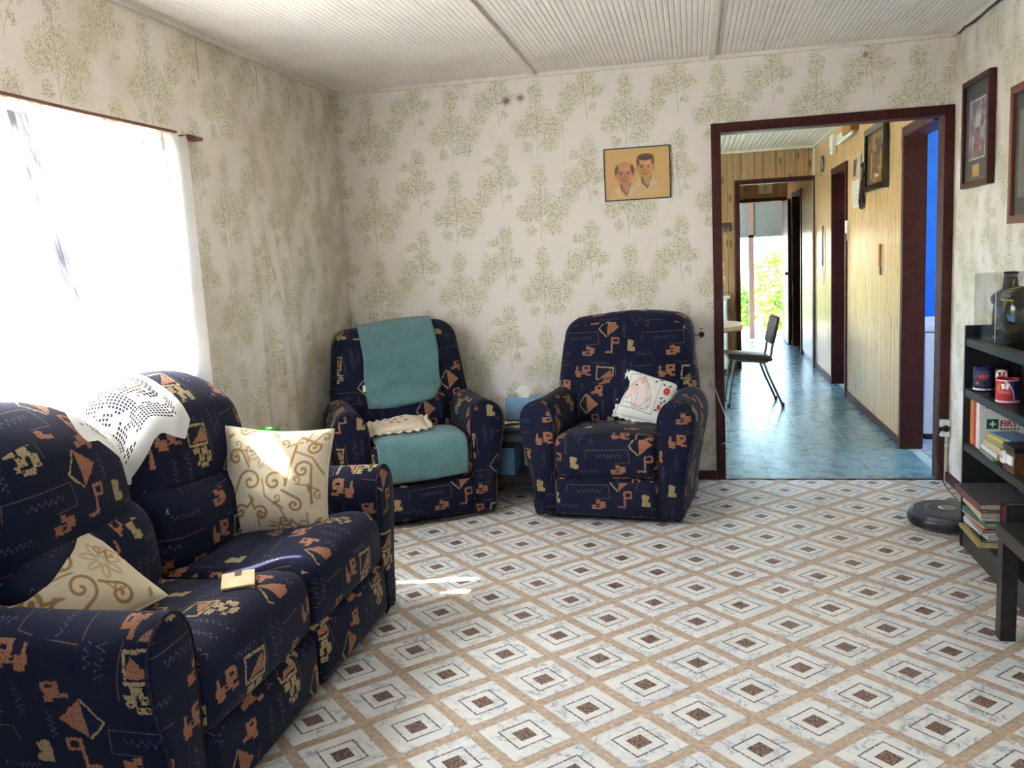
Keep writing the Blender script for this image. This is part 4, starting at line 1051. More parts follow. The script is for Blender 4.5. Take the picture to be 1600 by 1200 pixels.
# ================================================================== window dressing
def curtain(y0, y1, label, tears, seed, zb=0.90):
    nu, nv = 150, 90; rnd = random.Random(seed); ph = [rnd.random() * 6 for _ in range(4)]
    def fn(u, v):
        y = y0 + (y1 - y0) * u; z = zb + (1.983 - zb) * v
        a = 0.35 + 0.65 * (1 - v)
        x = XL + 0.036 + 0.012 * a * math.sin(u * 46 + ph[0] + 1.5 * math.sin(u * 5)) + 0.010 * math.sin(u * 17 + ph[1]) * a + 0.006 * (1 - v) * math.sin(u * 6 + ph[2])
        if v > 0.985: z += 0.004 * math.sin(u * 130)
        return (x, y - 0.012 * (1 - v), z)
    mb = MB().grid(fn, nu, nv); keep = []
    for f in mb.f:
        c = [sum(mb.v[i][k] for i in f) / 4 for k in range(3)]
        if any(((c[1] - ty) / ry) ** 2 + ((c[2] - tz) / rz_) ** 2 < 1 for (ty, tz, ry, rz_) in tears): continue
        keep.append(f)
    mb.f = keep
    me = mb.mesh('net_curtain', M['curtain'], smooth=True, fixn=False)
    uv = me.uv_layers.new(name='UVMap')
    for l in me.loops:
        p = me.vertices[l.vertex_index].co; uv.data[l.index].uv = (p.y, p.z)
    return tag(link('net_curtain', me), label, 'curtain', 'net curtains at the window')
curtain(-1.77, -2.885, 'white net curtain glowing at the kitchen-side end of the window', [(-2.50, 1.60, 0.045, 0.075), (-2.24, 1.26, 0.05, 0.05), (-1.945, 1.60, 0.019, 0.39), (-2.085, 1.74, 0.016, 0.20)], 3)
curtain(-2.90, -3.68, 'white net curtain at the near end of the window', [(-2.91, 1.0, 0.03, 0.14)], 4)
cf_ = G('curtain_fold_lace', 0.9, 0.1); cf_.color(srgb(206, 202, 212))
_u = cf_.N.new('ShaderNodeBsdfTranslucent'); _u.inputs[0].default_value = (*srgb(206, 204, 214), 1); _m = cf_.N.new('ShaderNodeMixShader')
cf_.put(_m.inputs[0], cf_.sstep(cf_.noise(cf_.vmul(cf_.coord(), (1, 1, 0.35)), 26, 4, 0.65), 0.40, 0.62, 0.02, 0.5)); cf_.L.new(cf_.b.outputs[0], _m.inputs[1]); cf_.L.new(_u.outputs[0], _m.inputs[2]); cf_.L.new(_m.outputs[0], cf_.N['Material Output'].inputs[0])
cv = [o for o in bpy.data.objects if o.name == 'net_curtain'][0]
MB().grid(lambda u, v: (XL + 0.075 + 0.012 * math.sin(u * 22 + v * 2), -2.80 + 0.17 * v + (u - 0.5) * (0.10 - 0.05 * v), 1.93 - 0.62 * v), 40, 40).build('gathered_fold', cf_.mat, cv, smooth=True, fixn=False)
rod = MB().tube([(XL + 0.045, -1.86, 1.990), (XL + 0.045, -2.5, 1.986), (XL + 0.045, -3.72, 1.992)], 0.006, 8).build('curtain_rod', M['redrod']); tag(rod, 'thin red-brown rod carrying the net curtains', 'curtain rod')
br = MB().box(XL, XL + 0.05, -1.775, -1.66, 1.976, 1.992).build('rod_bracket', M['redrod'], bevel=0.002); tag(br, 'short red-brown wooden batten end beside the curtain', 'bracket')

# ================================================================== pictures
def pic_frame(name, label, w, h, d, fw, fmat, loc, rz, pt=None, pmat=None, art=True, mat_rgb=None, tilt=0.0):
    """origin at the centre of the back, picture faces local -y"""
    root = empty(name, loc, rz, label, 'picture'); root.rotation_euler = (0, tilt, rz)
    for (x0, x1, z0, z1) in ((-w / 2, w / 2, -h / 2, -h / 2 + fw), (-w / 2, w / 2, h / 2 - fw, h / 2), (-w / 2, -w / 2 + fw, -h / 2 + fw, h / 2 - fw), (w / 2 - fw, w / 2, -h / 2 + fw, h / 2 - fw)):
        MB().box(x0, x1, -d, 0, z0, z1).build('frame_rail', fmat, root, bevel=min(0.003, fw * 0.3))
    iw, ih = w - 2 * fw, h - 2 * fw
    if pt is not None:
        painted_grid('print', pt, lambda u, v: (-iw / 2 + u * iw, -d * 0.55, -ih / 2 + v * ih), pmat or M['print'], root)
        MB().box(-iw / 2, iw / 2, -d * 0.5, -d * 0.2, -ih / 2, ih / 2).build('backing', M['brownwood'], root)
    return root
def portrait():
    p = Paint(170, 134, 1.27, (216, 178, 112))
    for k in range(30): p.ell(random.random() * 1.27, random.random(), 0.35, 0.2, random.choice([(222, 186, 116), (214, 172, 112), (210, 160, 112)]), 0.25, 0.8)
    p.ell(0.15, 0.05, 0.5, 0.3, (216, 160, 118), 0.5, 0.8)
    def man(cx, cy, s, bald, skin, hair, dark):
        X = lambda x: cx + x * s; Y = lambda y: cy + y * s
        p.poly([(X(-1.3), Y(-2.3)), (X(-1.0), Y(-1.35)), (X(-0.5), Y(-1.0)), (X(0.55), Y(-1.0)), (X(1.1), Y(-1.4)), (X(1.4), Y(-2.2)), (X(0.5), Y(-2.5)), (X(-0.5), Y(-2.5))], (208, 190, 142), 0.5)
        p.poly([(X(-0.45), Y(-0.7)), (X(-0.42), Y(-1.3)), (X(0.12), Y(-1.95)), (X(0.55), Y(-1.25)), (X(0.5), Y(-0.6))], dark, 0.9)
        p.poly([(X(-0.2), Y(-0.8)), (X(-0.15), Y(-1.3)), (X(0.14), Y(-1.7)), (X(0.42), Y(-1.2)), (X(0.42), Y(-0.8))], skin, 0.8)
        p.poly([(X(-0.48), Y(-0.95)), (X(-0.95), Y(-1.5)), (X(-0.5), Y(-1.75)), (X(-0.40), Y(-1.25))], (212, 196, 156), 0.8); p.poly([(X(0.56), Y(-0.9)), (X(1.0), Y(-1.45)), (X(0.45), Y(-1.85)), (X(0.30), Y(-1.5))], (208, 190, 150), 0.8)
        p.ell(cx, Y(0.05), 0.74 * s, 1.0 * s, skin, 1, 0.08)
        p.ell(X(-0.25), Y(-0.3), 0.4 * s, 0.55 * s, tuple(int(c * 0.86) for c in skin), 0.55, 0.5); p.ell(X(0.25), Y(0.35), 0.35 * s, 0.35 * s, tuple(min(255, int(c * 1.1)) for c in skin), 0.6, 0.6)
        for sd in (-1, 1): p.ell(X(sd * 0.76), Y(-0.05), 0.12 * s, 0.24 * s, tuple(int(c * 0.92) for c in skin), 1, 0.15)
        if bald:
            for sd in (-1, 1): p.ell(X(sd * 0.70), Y(0.42), 0.15 * s, 0.42 * s, hair, 0.95, 0.2, sd * 0.22)
            p.ell(cx, Y(0.92), 0.55 * s, 0.16 * s, (190, 138, 92), 0.5, 0.4)
        else:
            p.ell(X(0.05), Y(0.95), 0.74 * s, 0.32 * s, hair, 1, 0.15); p.ell(X(-0.66), Y(0.55), 0.14 * s, 0.36 * s, hair, 0.9, 0.2); p.ell(X(0.70), Y(0.55), 0.14 * s, 0.36 * s, hair, 0.9, 0.2)
            p.line([(X(-0.3), Y(1.15)), (X(0.5), Y(1.05))], 0.05 * s, tuple(int(c * 1.35) for c in hair), 0.7)
        ink = (88, 62, 52)
        for sd in (-1, 1):
            p.line([(X(sd * 0.16), Y(0.16)), (X(sd * 0.5), Y(0.20))], 0.045 * s, ink, 0.85); p.ell(X(sd * 0.32), Y(0.02), 0.13 * s, 0.06 * s, (112, 84, 72), 0.9, 0.3); p.ell(X(sd * 0.32), Y(0.02), 0.05 * s, 0.05 * s, (44, 36, 36), 1, 0.3)
            p.line([(X(sd * 0.22), Y(-0.28)), (X(sd * 0.42), Y(-0.55))], 0.025 * s, ink, 0.5)
        p.line([(X(0.04), Y(0.05)), (X(0.10), Y(-0.30)), (X(-0.10), Y(-0.34))], 0.03 * s, ink, 0.65)
        p.line([(X(-0.26), Y(-0.58)), (X(0.0), Y(-0.55)), (X(0.28), Y(-0.58))], 0.035 * s, (130, 66, 60), 0.9); p.line([(X(-0.14), Y(-0.72)), (X(0.16), Y(-0.72))], 0.025 * s, ink, 0.4)
    man(0.80, 0.61, 0.215, False, (206, 156, 104), (92, 70, 62), (120, 84, 58))
    man(0.39, 0.50, 0.225, True, (206, 142, 104), (96, 76, 66), (150, 86, 64))
    p.noise(0.05); return p
pic_frame('portrait_picture', 'thin black framed drawing of two men in open collars on an ochre ground', 0.386, 0.302, 0.016, 0.005, M['black'], (-0.3025, -0.002, 1.850), 0, portrait())
def jersey():
    p = Paint(90, 120, 0.75, (52, 52, 54)); rnd = random.Random(4)
    p.rect(0.13, 0.64, 0.22, 0.84, (196, 190, 184)); p.rect(0.15, 0.62, 0.24, 0.82, (104, 96, 110))
    for k in range(90):
        p.ell(rnd.uniform(0.17, 0.60), rnd.uniform(0.26, 0.80), rnd.uniform(0.02, 0.06), rnd.uniform(0.02, 0.08), rnd.choice([(70, 60, 96), (176, 168, 172), (120, 66, 74), (52, 48, 72), (150, 132, 128), (96, 84, 104)]), 0.6, 0.3)
    p.ell(0.40, 0.62, 0.08, 0.10, (188, 176, 172), 0.8, 0.3); p.ell(0.40, 0.52, 0.05, 0.03, (40, 36, 50)); p.ell(0.42, 0.72, 0.035, 0.045, (168, 124, 104)); p.rect(0.36, 0.46, 0.27, 0.50, (150, 60, 66), 0.7)
    p.rect(0.25, 0.47, 0.05, 0.17, (186, 146, 74)); p.rect(0.05, 0.70, 0.01, 0.03, (96, 60, 52)); p.noise(0.08); return p
pic_frame('sports_picture', 'dark wood framed sports photograph with a gold plaque on the right wall', 0.42, 0.53, 0.032, 0.028, M['trim'], (XR - 0.004, -0.468, 1.893), -PI / 2, jersey())
def dim():
    p = Paint(60, 80, 0.75, (54, 50, 48)); p.rect(0.1, 0.65, 0.15, 0.85, (110, 104, 96)); p.ell(0.38, 0.5, 0.18, 0.25, (80, 70, 66), 0.8, 0.3); return p
pic_frame('wall_picture', 'reddish wood framed picture cut off by the right edge of the photo', 0.46, 0.59, 0.03, 0.034, plain('red_wood_frame', (116, 62, 44), 0.35), (XR - 0.004, -1.185, 1.725), -PI / 2, dim())
def relief():
    p = Paint(70, 96, 0.72, (86, 62, 44)); rnd = random.Random(8)
    for k in range(60): p.ell(rnd.uniform(0.05, 0.67), rnd.uniform(0.05, 0.95), rnd.uniform(0.01, 0.06), rnd.uniform(0.03, 0.10), rnd.choice([(150, 104, 62), (62, 46, 36), (190, 150, 92), (112, 76, 50)]), 0.6, 0.3, rnd.random() * 3)
    for x in (0.16, 0.55): p.line([(x, 0.12), (x + 0.03, 0.6)], 0.025, (200, 158, 98), 0.8)
    p.ell(0.5, 0.62, 0.06, 0.10, (44, 32, 26)); p.ell(0.42, 0.16, 0.08, 0.03, (232, 216, 180)); return p
pic_frame('copper_picture', 'deep black framed copper relief picture high on the pine boards', 0.68, 0.47, 0.04, 0.05, M['gloss_black'], (1.352, 1.62, 1.985), -PI / 2, relief())

# ================================================================== bookcase and what is on it
BX0, BX1, BY0, BY1 = 1.165, 1.400, -1.95, -1.15
bc = empty('bookcase', (1.28, -1.635, 0), 0, 'low black-brown open bookcase standing against the right wall', 'bookcase')
def bcp(name, x0, x1, y0, y1, z0, z1): return MB().box(x0 - 1.28, x1 - 1.28, y0 + 1.635, y1 + 1.635, z0, z1).build(name, M['black_wood'], bc, bevel=0.002)
bcp('side_panel', BX0, BX1, BY1 - 0.018, BY1, 0, 1.0); bcp('side_panel', BX0, BX1, BY0, BY0 + 0.018, 0, 1.0)
bcp('back_panel', BX1 - 0.008, BX1, BY0 + 0.018, BY1 - 0.018, 0.02, 0.95)
SH = {'top': 0.945, 'mugs': 0.722, 'kit': 0.480, 'pile': 0.112}
for k, z in SH.items(): bcp('shelf', BX0 + 0.004, BX1 - 0.008, BY0 + 0.018, BY1 - 0.018, z - 0.035, z)
bcp('plinth', BX0 + 0.006, BX0 + 0.022, BY0 + 0.018, BY1 - 0.018, 0.0, SH['pile'] - 0.035)

def box_book(name, label, cx, cy, z, w, d, t, rot, rgb, group, page=None, top=None):
    """a book lying flat: w along x (spine at -x), d along y, t thick"""
    root = empty(name, (cx, cy, z), rot, label, 'book', group); cm = plain('cover', rgb, 0.45, var=0.08); c = 0.0022
    MB().box(-w / 2, w / 2, -d / 2, d / 2, 0, c).build('back_cover', cm, root); MB().box(-w / 2, w / 2, -d / 2, d / 2, t - c, t).build('front_cover', plain('cover_top', top, 0.4, var=0.1) if top else cm, root)
    MB().box(-w / 2, -w / 2 + c, -d / 2, d / 2, c, t - c).build('spine', cm, root)
    MB().box(-w / 2 + c, w / 2 - 0.004, -d / 2 + 0.004, d / 2 - 0.004, c, t - c).build('page_block', page or M['pages'], root)
    return root
z = SH['pile'] + 0.0005; GP = 'books piled on the lowest shelf'
pile = [(0.225, 0.30, 0.014, (176, 160, 96), 'thin yellowish book at the very bottom of the pile, jutting out'), (0.205, 0.27, 0.010, (34, 34, 38), 'thin black book second from the bottom of the pile'), (0.200, 0.27, 0.022, (206, 210, 214), 'white glossy hardback low in the pile'), (0.200, 0.265, 0.008, (192, 196, 202), 'slim silver-white book above the glossy hardback'),
        (0.190, 0.26, 0.012, (162, 68, 58), 'thin red-brown book in the middle of the pile'), (0.190, 0.26, 0.012, (204, 150, 110), 'peach book in the middle of the pile'), (0.200, 0.26, 0.022, (58, 108, 100), 'teal green hardback in the pile'), (0.200, 0.265, 0.012, (196, 192, 188), 'grey-white book above the teal hardback'),
        (0.195, 0.255, 0.020, (196, 180, 146), 'cream-edged thick paperback in the upper pile'), (0.195, 0.25, 0.012, (92, 70, 84), 'dull purple book near the top of the pile'), (0.200, 0.25, 0.012, (54, 92, 150), 'blue book near the top of the pile'), (0.215, 0.34, 0.024, (122, 62, 66), 'large maroon-spined grey album topping the pile')]
for k, (w, d, t, rgb, lb) in enumerate(pile):
    box_book('book', lb, BX0 + w / 2 - 0.012 + random.uniform(-0.004, 0.012) - (0.02 if k in (0, 11) else 0), -1.365 + random.uniform(-0.012, 0.012), z, w, d, t, random.uniform(-0.07, 0.07), rgb, GP, M['paper'] if k in (2, 3, 7) else None, (96, 96, 98) if k == 11 else None); z += t + 0.0006
for k, (rgb, th, hh, lb) in enumerate([((60, 46, 44), 0.020, 0.21, 'dark upright book beside the pile'), ((176, 40, 44), 0.012, 0.205, 'thin red upright book beside the pile'), ((54, 50, 54), 0.022, 0.22, 'black upright book furthest along from the pile')]):
    yy = -1.58 - k * 0.026; r = empty('upright_book', (1.27, yy, SH['pile'] + 0.0005), 0, lb, 'book', 'upright books beside the pile'); cm = plain('cover', rgb, 0.45)
    MB().box(-0.075, 0.075, -th / 2, -th / 2 + 0.002, 0, hh).build('front_cover', cm, r); MB().box(-0.075, 0.075, th / 2 - 0.002, th / 2, 0, hh).build('back_cover', cm, r); MB().box(-0.077, -0.075, -th / 2, th / 2, 0, hh).build('spine', cm, r)
    MB().box(-0.074, 0.07, -th / 2 + 0.002, th / 2 - 0.002, 0.003, hh - 0.003).build('page_block', M['pages'], r)
# third shelf: upright covers, first aid box, small stack, wooden box
for k, (rgb, th, hh, lb) in enumerate([((226, 150, 70), 0.016, 0.196, 'orange upright book at the far end of the first-aid shelf'), ((234, 176, 96), 0.012, 0.194, 'pale orange upright book next to the red one'), ((206, 36, 62), 0.030, 0.198, 'thick red upright book leaning by the first-aid box')]):
    yy = (-1.19, -1.212, -1.245)[k]; r = empty('upright_book', (1.275, yy, SH['kit'] + 0.0005), 0, lb, 'book', 'upright books by the first-aid box'); cm = plain('cover', rgb, 0.4)
    MB().box(-0.085, 0.085, -th / 2, -th / 2 + 0.002, 0, hh).build('front_cover', cm, r); MB().box(-0.085, 0.085, th / 2 - 0.002, th / 2, 0, hh).build('back_cover', cm, r); MB().box(-0.087, -0.085, -th / 2, th / 2, 0, hh).build('spine', cm, r)
    MB().box(-0.084, 0.08, -th / 2 + 0.002, th / 2 - 0.002, 0.003, hh - 0.003).build('page_block', M['paper'], r)
def text_mesh(name, body, size, mat, parent, loc, rot, ext=0.0006):
    cu = bpy.data.curves.new(name, 'FONT'); cu.body = body; cu.size = size; cu.extrude = ext; cu.offset = size * 0.018; cu.align_x = 'LEFT'
    t = bpy.data.objects.new(name, cu); COL.objects.link(t)
    dg = bpy.context.evaluated_depsgraph_get(); me = bpy.data.meshes.new_from_object(t.evaluated_get(dg)); bpy.data.objects.remove(t)
    me.materials.clear(); me.materials.append(mat); return link(name, me, parent, loc, rot)
M['kit_red'] = plain('kit_red', (186, 30, 48), 0.4); M['kit_green'] = plain('kit_green', (22, 92, 58), 0.4)
fk = empty('first_aid_box', (1.285, -1.290, SH['kit'] + 0.0005), 0, 'white first aid box with a green cross on the third shelf', 'box')
MB().box(-0.100, 0.105, -0.020, 0.020, 0.0, 0.200).build('case', M['white'], fk, bevel=0.003)
FR = (PI / 2, 0, 0)
text_mesh('lettering', 'FIRST AID', 0.036, M['kit_red'], fk, (-0.018, -0.0206, 0.098), FR)
for k in range(4): MB().box(-0.075 + k * 0.014, -0.066 + k * 0.014, -0.0212, -0.020, 0.176, 0.192).build('red_mark', M['kit_red'], fk)
for k in range(6): MB().box(-0.016 + k * 0.013, -0.008 + k * 0.013, -0.0212, -0.020, 0.084, 0.091).build('red_mark', M['kit_red'], fk)
MB().box(-0.070, -0.024, -0.0212, -0.020, 0.088, 0.130).build('cross_badge', M['kit_green'], fk); MB().box(-0.0505, -0.0435, -0.0222, -0.0208, 0.096, 0.122).box(-0.060, -0.034, -0.0222, -0.0208, 0.1055, 0.1125).build('white_cross', M['white'], fk)
z = SH['kit'] + 0.0005
for k, (w, d, t, rgb, lb) in enumerate([(0.14, 0.20, 0.014, (150, 168, 140), 'sage green book at the bottom of the first-aid shelf stack'), (0.125, 0.21, 0.018, (226, 226, 228), 'white book second in the first-aid shelf stack'), (0.12, 0.20, 0.026, (206, 190, 150), 'thick cream paperback in the first-aid shelf stack'), (0.115, 0.19, 0.014, (170, 160, 130), 'khaki paperback upper in the first-aid shelf stack'), (0.11, 0.20, 0.012, (212, 196, 50), 'bright yellow booklet near the top of the first-aid shelf stack'), (0.10, 0.18, 0.010, (120, 150, 190), 'pale blue glossy booklet topping the first-aid shelf stack')]):
    box_book('book', lb, BX0 + 0.012 + w / 2 + 0.006 * k, -1.435 - 0.012 * k, z, w, d, t, -0.05 + 0.03 * k, rgb, 'books stacked on the first-aid shelf'); z += t + 0.0006
wb = empty('wooden_box', (1.225, -1.70, SH['kit'] + 0.0005), 0, 'small brown wooden box with a white roll ornament on the third shelf', 'box')
MB().box(-0.05, 0.05, -0.06, 0.06, 0, 0.10).build('body', M['brownwood'], wb, bevel=0.003); MB().box(-0.052, 0.052, -0.062, 0.062, 0.085, 0.105).build('lid', M['black'], wb, bevel=0.003)
MB().lathe([(0.008, 0), (0.024, 0), (0.026, 0.006), (0.026, 0.012), (0.010, 0.014), (0.008, 0.004)], (-0.068, 0.02, 0.055), 20, 'x', cap=False).build('white_roll', M['white'], wb, smooth=True); MB().box(-0.058, -0.05, -0.05, 0.015, 0.035, 0.07).build('white_tag', M['white'], wb, bevel=0.002)
# mugs
def mug(name, label, loc, r, h, mat, rz, band=None, handle=True, inner=None, cat='mug'):
    root = empty(name, loc, rz, label, cat, 'mugs on the second shelf')
    MB().lathe([(r * 0.92, 0), (r, 0.006), (r, h - 0.003), (r - 0.002, h), (r - 0.004, h - 0.003), (r - 0.004, 0.008), (0.001, 0.007)], (0, 0, 0), 36).build('body', mat, root, smooth=False)
    if band: MB().lathe([(r + 0.0006, 0.006), (r + 0.0006, 0.014), (r, 0.0145)], (0, 0, 0), 36, cap=False).build('rim_band', band, root)
    if handle:
        MB().tube([(math.cos(a) * 0.028 + r - 0.002, 0, h * 0.5 + math.sin(a) * h * 0.32) for a in np.linspace(-1.45, 1.45, 14)], 0.0055, 8).build('handle', mat, root, smooth=True)
    return root
def badge_on(root, r, h0, h1, a0, a1, pt, name='badge'):
    painted_grid(name, pt, lambda u, v: ((r + 0.0008) * math.cos(a0 + (a1 - a0) * u), (r + 0.0008) * math.sin(a0 + (a1 - a0) * u), h0 + (h1 - h0) * v), M['print'], root, smooth=True)
navy = plain('navy_glaze', (30, 36, 78), 0.25, 0.5)
m1 = mug('mug', 'navy mug with red splashes and a white foot band', (1.225, -1.235, SH['mugs'] + 0.0005), 0.043, 0.105, navy, 0.2, M['white'])
p = Paint(60, 50, 1.2, (30, 36, 78)); 
for (x, y, a, b) in ((0.60, 0.62, 0.20, 0.15), (0.35, 0.60, 0.10, 0.10), (0.15, 0.20, 0.13, 0.10), (0.82, 0.70, 0.08, 0.06), (0.55, 0.48, 0.09, 0.10), (0.05, 0.62, 0.06, 0.12)): p.ell(x, y, a, b, (204, 52, 48), 1, 0.25)
badge_on(m1, 0.043, 0.024, 0.092, 4.2 - 0.9, 4.2 + 0.9, p)
def badge():
    p = Paint(40, 44, 0.9, (190, 40, 48)); p.ell(0.45, 0.5, 0.44, 0.48, (232, 230, 232)); p.ell(0.45, 0.30, 0.36, 0.24, (190, 36, 46)); p.poly([(0.15, 0.75), (0.30, 0.45), (0.42, 0.62), (0.38, 0.82)], (40, 46, 110)); p.poly([(0.52, 0.82), (0.50, 0.60), (0.62, 0.45), (0.76, 0.75)], (196, 40, 48)); p.rect(0.1, 0.8, 0.10, 0.24, (200, 48, 56)); return p
gm = mug('glass_mug', 'clear glass beer mug with a red and white club badge', (1.235, -1.41, SH['mugs'] + 0.0005), 0.040, 0.135, glass_mat('mug_glass', (0.72, 0.75, 0.78), 0.3), 2.9, None)
badge_on(gm, 0.040, 0.070, 0.120, 1.5 - 0.55, 1.5 + 0.55, badge())
rm = mug('mug', 'red and blue club mug with a white rim', (1.215, -1.545, SH['mugs'] + 0.0005), 0.042, 0.098, plain('red_glaze', (184, 38, 50), 0.25, 0.5), 1.2, M['white'])
def red_badge():
    p = Paint(70, 50, 1.4, (186, 40, 52)); p.poly([(0.55, 1.0), (0.80, 0.78), (1.0, 0.45), (1.1, 0.0), (1.4, 0.0), (1.4, 1.0)], (34, 44, 98)); p.line([(0.50, 1.0), (0.78, 0.78), (0.98, 0.45), (1.06, 0.0)], 0.03, (230, 230, 232))
    p.poly([(0.35, 0.80), (0.42, 0.52), (0.55, 0.60), (0.54, 0.82)], (236, 236, 238)); p.poly([(0.60, 0.82), (0.58, 0.60), (0.72, 0.52), (0.78, 0.80)], (236, 236, 238)); p.rect(0.25, 0.85, 0.34, 0.46, (214, 110, 110), 0.8); p.ell(0.2, 0.6, 0.08, 0.2, (226, 150, 60), 0.6, 0.4)
    p.rect(0, 1.4, 0.94, 1.0, (232, 232, 234)); return p
badge_on(rm, 0.042, 0.015, 0.097, 3.2 - 1.15, 3.2 + 1.15, red_badge())
# display case with helmet, ornament behind
dc = empty('display_case', (1.29, -1.50, SH['top'] + 0.0005), 0, 'clear acrylic display case on top of the bookcase', 'display case')
for (x0, x1, y0, y1, z0, z1, nm) in ((-0.095, 0.095, -0.27, 0.33, 0.0, 0.008, 'case_floor'), (-0.095, -0.092, -0.27, 0.327, 0.008, 0.277, 'pane'), (-0.095, 0.095, 0.327, 0.33, 0.0, 0.28, 'pane'), (-0.095, 0.095, -0.27, -0.267, 0.008, 0.28, 'pane'), (-0.092, 0.095, -0.27, 0.33, 0.277, 0.28, 'pane')):
    MB().box(x0, x1, y0, y1, z0, z1).build(nm, M['gloss_black'] if nm == 'case_floor' else M['glass'], dc)
MB().box(-0.0975, -0.0952, 0.050, 0.055, 0.008, 0.24).build('edge_strip', plain('acrylic_edge', (190, 190, 176), 0.2), dc)
orn = empty('dark_ornament', (1.312, -1.245, SH['top'] + 0.009), 0, 'dark bottle-shaped ornament with broad shoulders inside the display case', 'ornament')
MB().lathe([(0.062, 0), (0.066, 0.01), (0.066, 0.10), (0.060, 0.135), (0.072, 0.150), (0.074, 0.172), (0.058, 0.188), (0.040, 0.198), (0.031, 0.205), (0.028, 0.235), (0.025, 0.262), (0.030, 0.264), (0.030, 0.274), (0.018, 0.276)], (0, 0, 0), 28).build('body', M['black'], orn, smooth=True)
for s in (-1, 1): MB().tube([(0.0, s * 0.030, 0.21), (-0.005, s * 0.05, 0.225), (-0.004, s * 0.056, 0.245)], 0.003, 6).build('gilt_horn', M['gold'], orn, smooth=True)
MB().lathe([(0.0, 0), (0.007, 0.002), (0.007, 0.006), (0, 0.008)], (-0.032, 0.004, 0.268), 12, 'x').build('eye_glint', M['white'], orn)
hm = empty('helmet', (1.287, -1.452, SH['top'] + 0.009), 0, 'glossy black racing helmet with blue and yellow graphics in the display case', 'helmet')
v, f = rbox(0.080, 0.115, 0.105, 0.078, (0.004, 0.0, 0.008), 8, 5); v[:, 2] += 0.112
v[:, 1] *= np.interp(v[:, 2], [0, 0.08, 0.2], [0.88, 1.0, 0.96]); MB().add(v, f).build('shell', M['gloss_black'], hm, smooth=True)
def on_shell(u0, u1, z0, z1, name, mat, n=10, slope=0.0):
    def fn(u, v):
        a = u0 + (u1 - u0) * u; zz = z0 + (z1 - z0) * v + slope * u
        y = a * 0.115; k = max(0.0, 1 - (a) ** 4); dz = (zz - 0.112) / 0.105
        x = -0.080 * (max(0.0, 1 - abs(a) ** 2.6 - 0.0) ** 0.45) * (max(0.02, 1 - abs(dz) ** 2.8) ** 0.42) - 0.0055
        return (x, y, zz)
    return MB().grid(fn, n, 4).build(name, mat, hm, smooth=True)
on_shell(0.10, -0.85, 0.118, 0.142, 'blue_stripe', plain('stripe_blue', (52, 104, 150), 0.25), slope=-0.03); on_shell(0.93, 0.78, 0.06, 0.17, 'yellow_stripe', plain('stripe_yellow', (222, 200, 70), 0.25)); on_shell(0.55, -0.10, 0.045, 0.053, 'red_stripe', plain('stripe_red', (150, 84, 76), 0.3), slope=0.012)
on_shell(-0.05, -0.75, 0.170, 0.176, 'yellow_stripe', plain('stripe_yellow_b', (200, 190, 80), 0.25)); on_shell(0.5, -0.6, 0.186, 0.2, 'visor_edge', plain('visor_grey', (96, 104, 110), 0.15), slope=-0.004)

# ---- small black table in front of the bookcase
tb = empty('side_table', (1.20, -2.385, 0), 0, 'small black-brown square-legged table at the right edge of the photo', 'table')
MB().box(-0.195, 0.195, -0.275, 0.275, 0.36, 0.41).build('tabletop', M['black_wood'], tb, bevel=0.002)
for (x, y) in ((-0.188, 0.222), (0.138, 0.222), (-0.188, -0.268), (0.138, -0.268)):
    MB().box(x, x + 0.05, y, y + 0.05, 0.0, 0.36).build('leg', M['black_wood'], tb, bevel=0.002)

# ---- robot vacuum, power point and cord
rv = empty('robot_vacuum', (1.185, -0.875, 0), 0, 'round dark grey robot vacuum on the floor beside the bookcase', 'robot vacuum')
MB().lathe([(0.150, 0.012), (0.168, 0.018), (0.172, 0.03), (0.172, 0.070), (0.166, 0.082), (0.150, 0.088), (0.001, 0.089)], (0, 0, 0), 48).build('body', M['grey_plastic'], rv, smooth=False)
MB().lathe([(0.1735, 0.026), (0.1765, 0.034), (0.1765, 0.052), (0.1735, 0.060)], (0, 0, 0), 48, cap=False).build('bumper', M['black'], rv, smooth=True)
MB().lathe([(0.088, 0.0885), (0.094, 0.091), (0.100, 0.0885)], (0, 0, 0), 40, cap=False).build('ring_inlay', plain('olive_metal', (128, 126, 112), 0.3, metal=0.6), rv, smooth=True)
MB().lathe([(0.034, 0.0885), (0.040, 0.092), (0.030, 0.094), (0.001, 0.094)], (0, 0, 0), 28).build('button', plain('button_grey', (146, 146, 138), 0.3), rv, smooth=True)
for s in (-1, 1): MB().lathe([(0.03, -0.012), (0.033, 0), (0.03, 0.012)], (s * 0.10, 0, 0.033), 20, 'x').build('wheel', M['black'], rv)
pp_ = empty('power_point', (1.405, -0.012, 0.312), 0, 'white double power point on the door frame edge above the robot vacuum', 'power point')
MB().box(-0.038, 0.010, -0.046, 0.010, -0.048, 0.048).build('housing', M['white'], pp_, bevel=0.004)
MB().lathe([(0.016, -0.062), (0.018, -0.05), (0.020, -0.046)], (-0.012, 0, 0.0), 16, 'y').build('plug', M['black'], pp_); MB().box(-0.056, -0.03, -0.062, -0.048, -0.012, 0.012).build('plug_body', M['black'], pp_, bevel=0.004)
cdt = MB().box(1.396, 1.412, -0.030, -0.018, 0.0, 0.262).build('cable_duct', M['offwhite'], bevel=0.002); tag(cdt, 'narrow off-white cable duct below the power point', 'cable duct')
MB().box(1.394, 1.414, -0.034, -0.016, 0.20, 0.215).build('clip', M['white'], cdt)
pc = empty('extension_lead', (0, 0, 0), 0, 'black cord running from the power point down to the robot vacuum', 'cord')
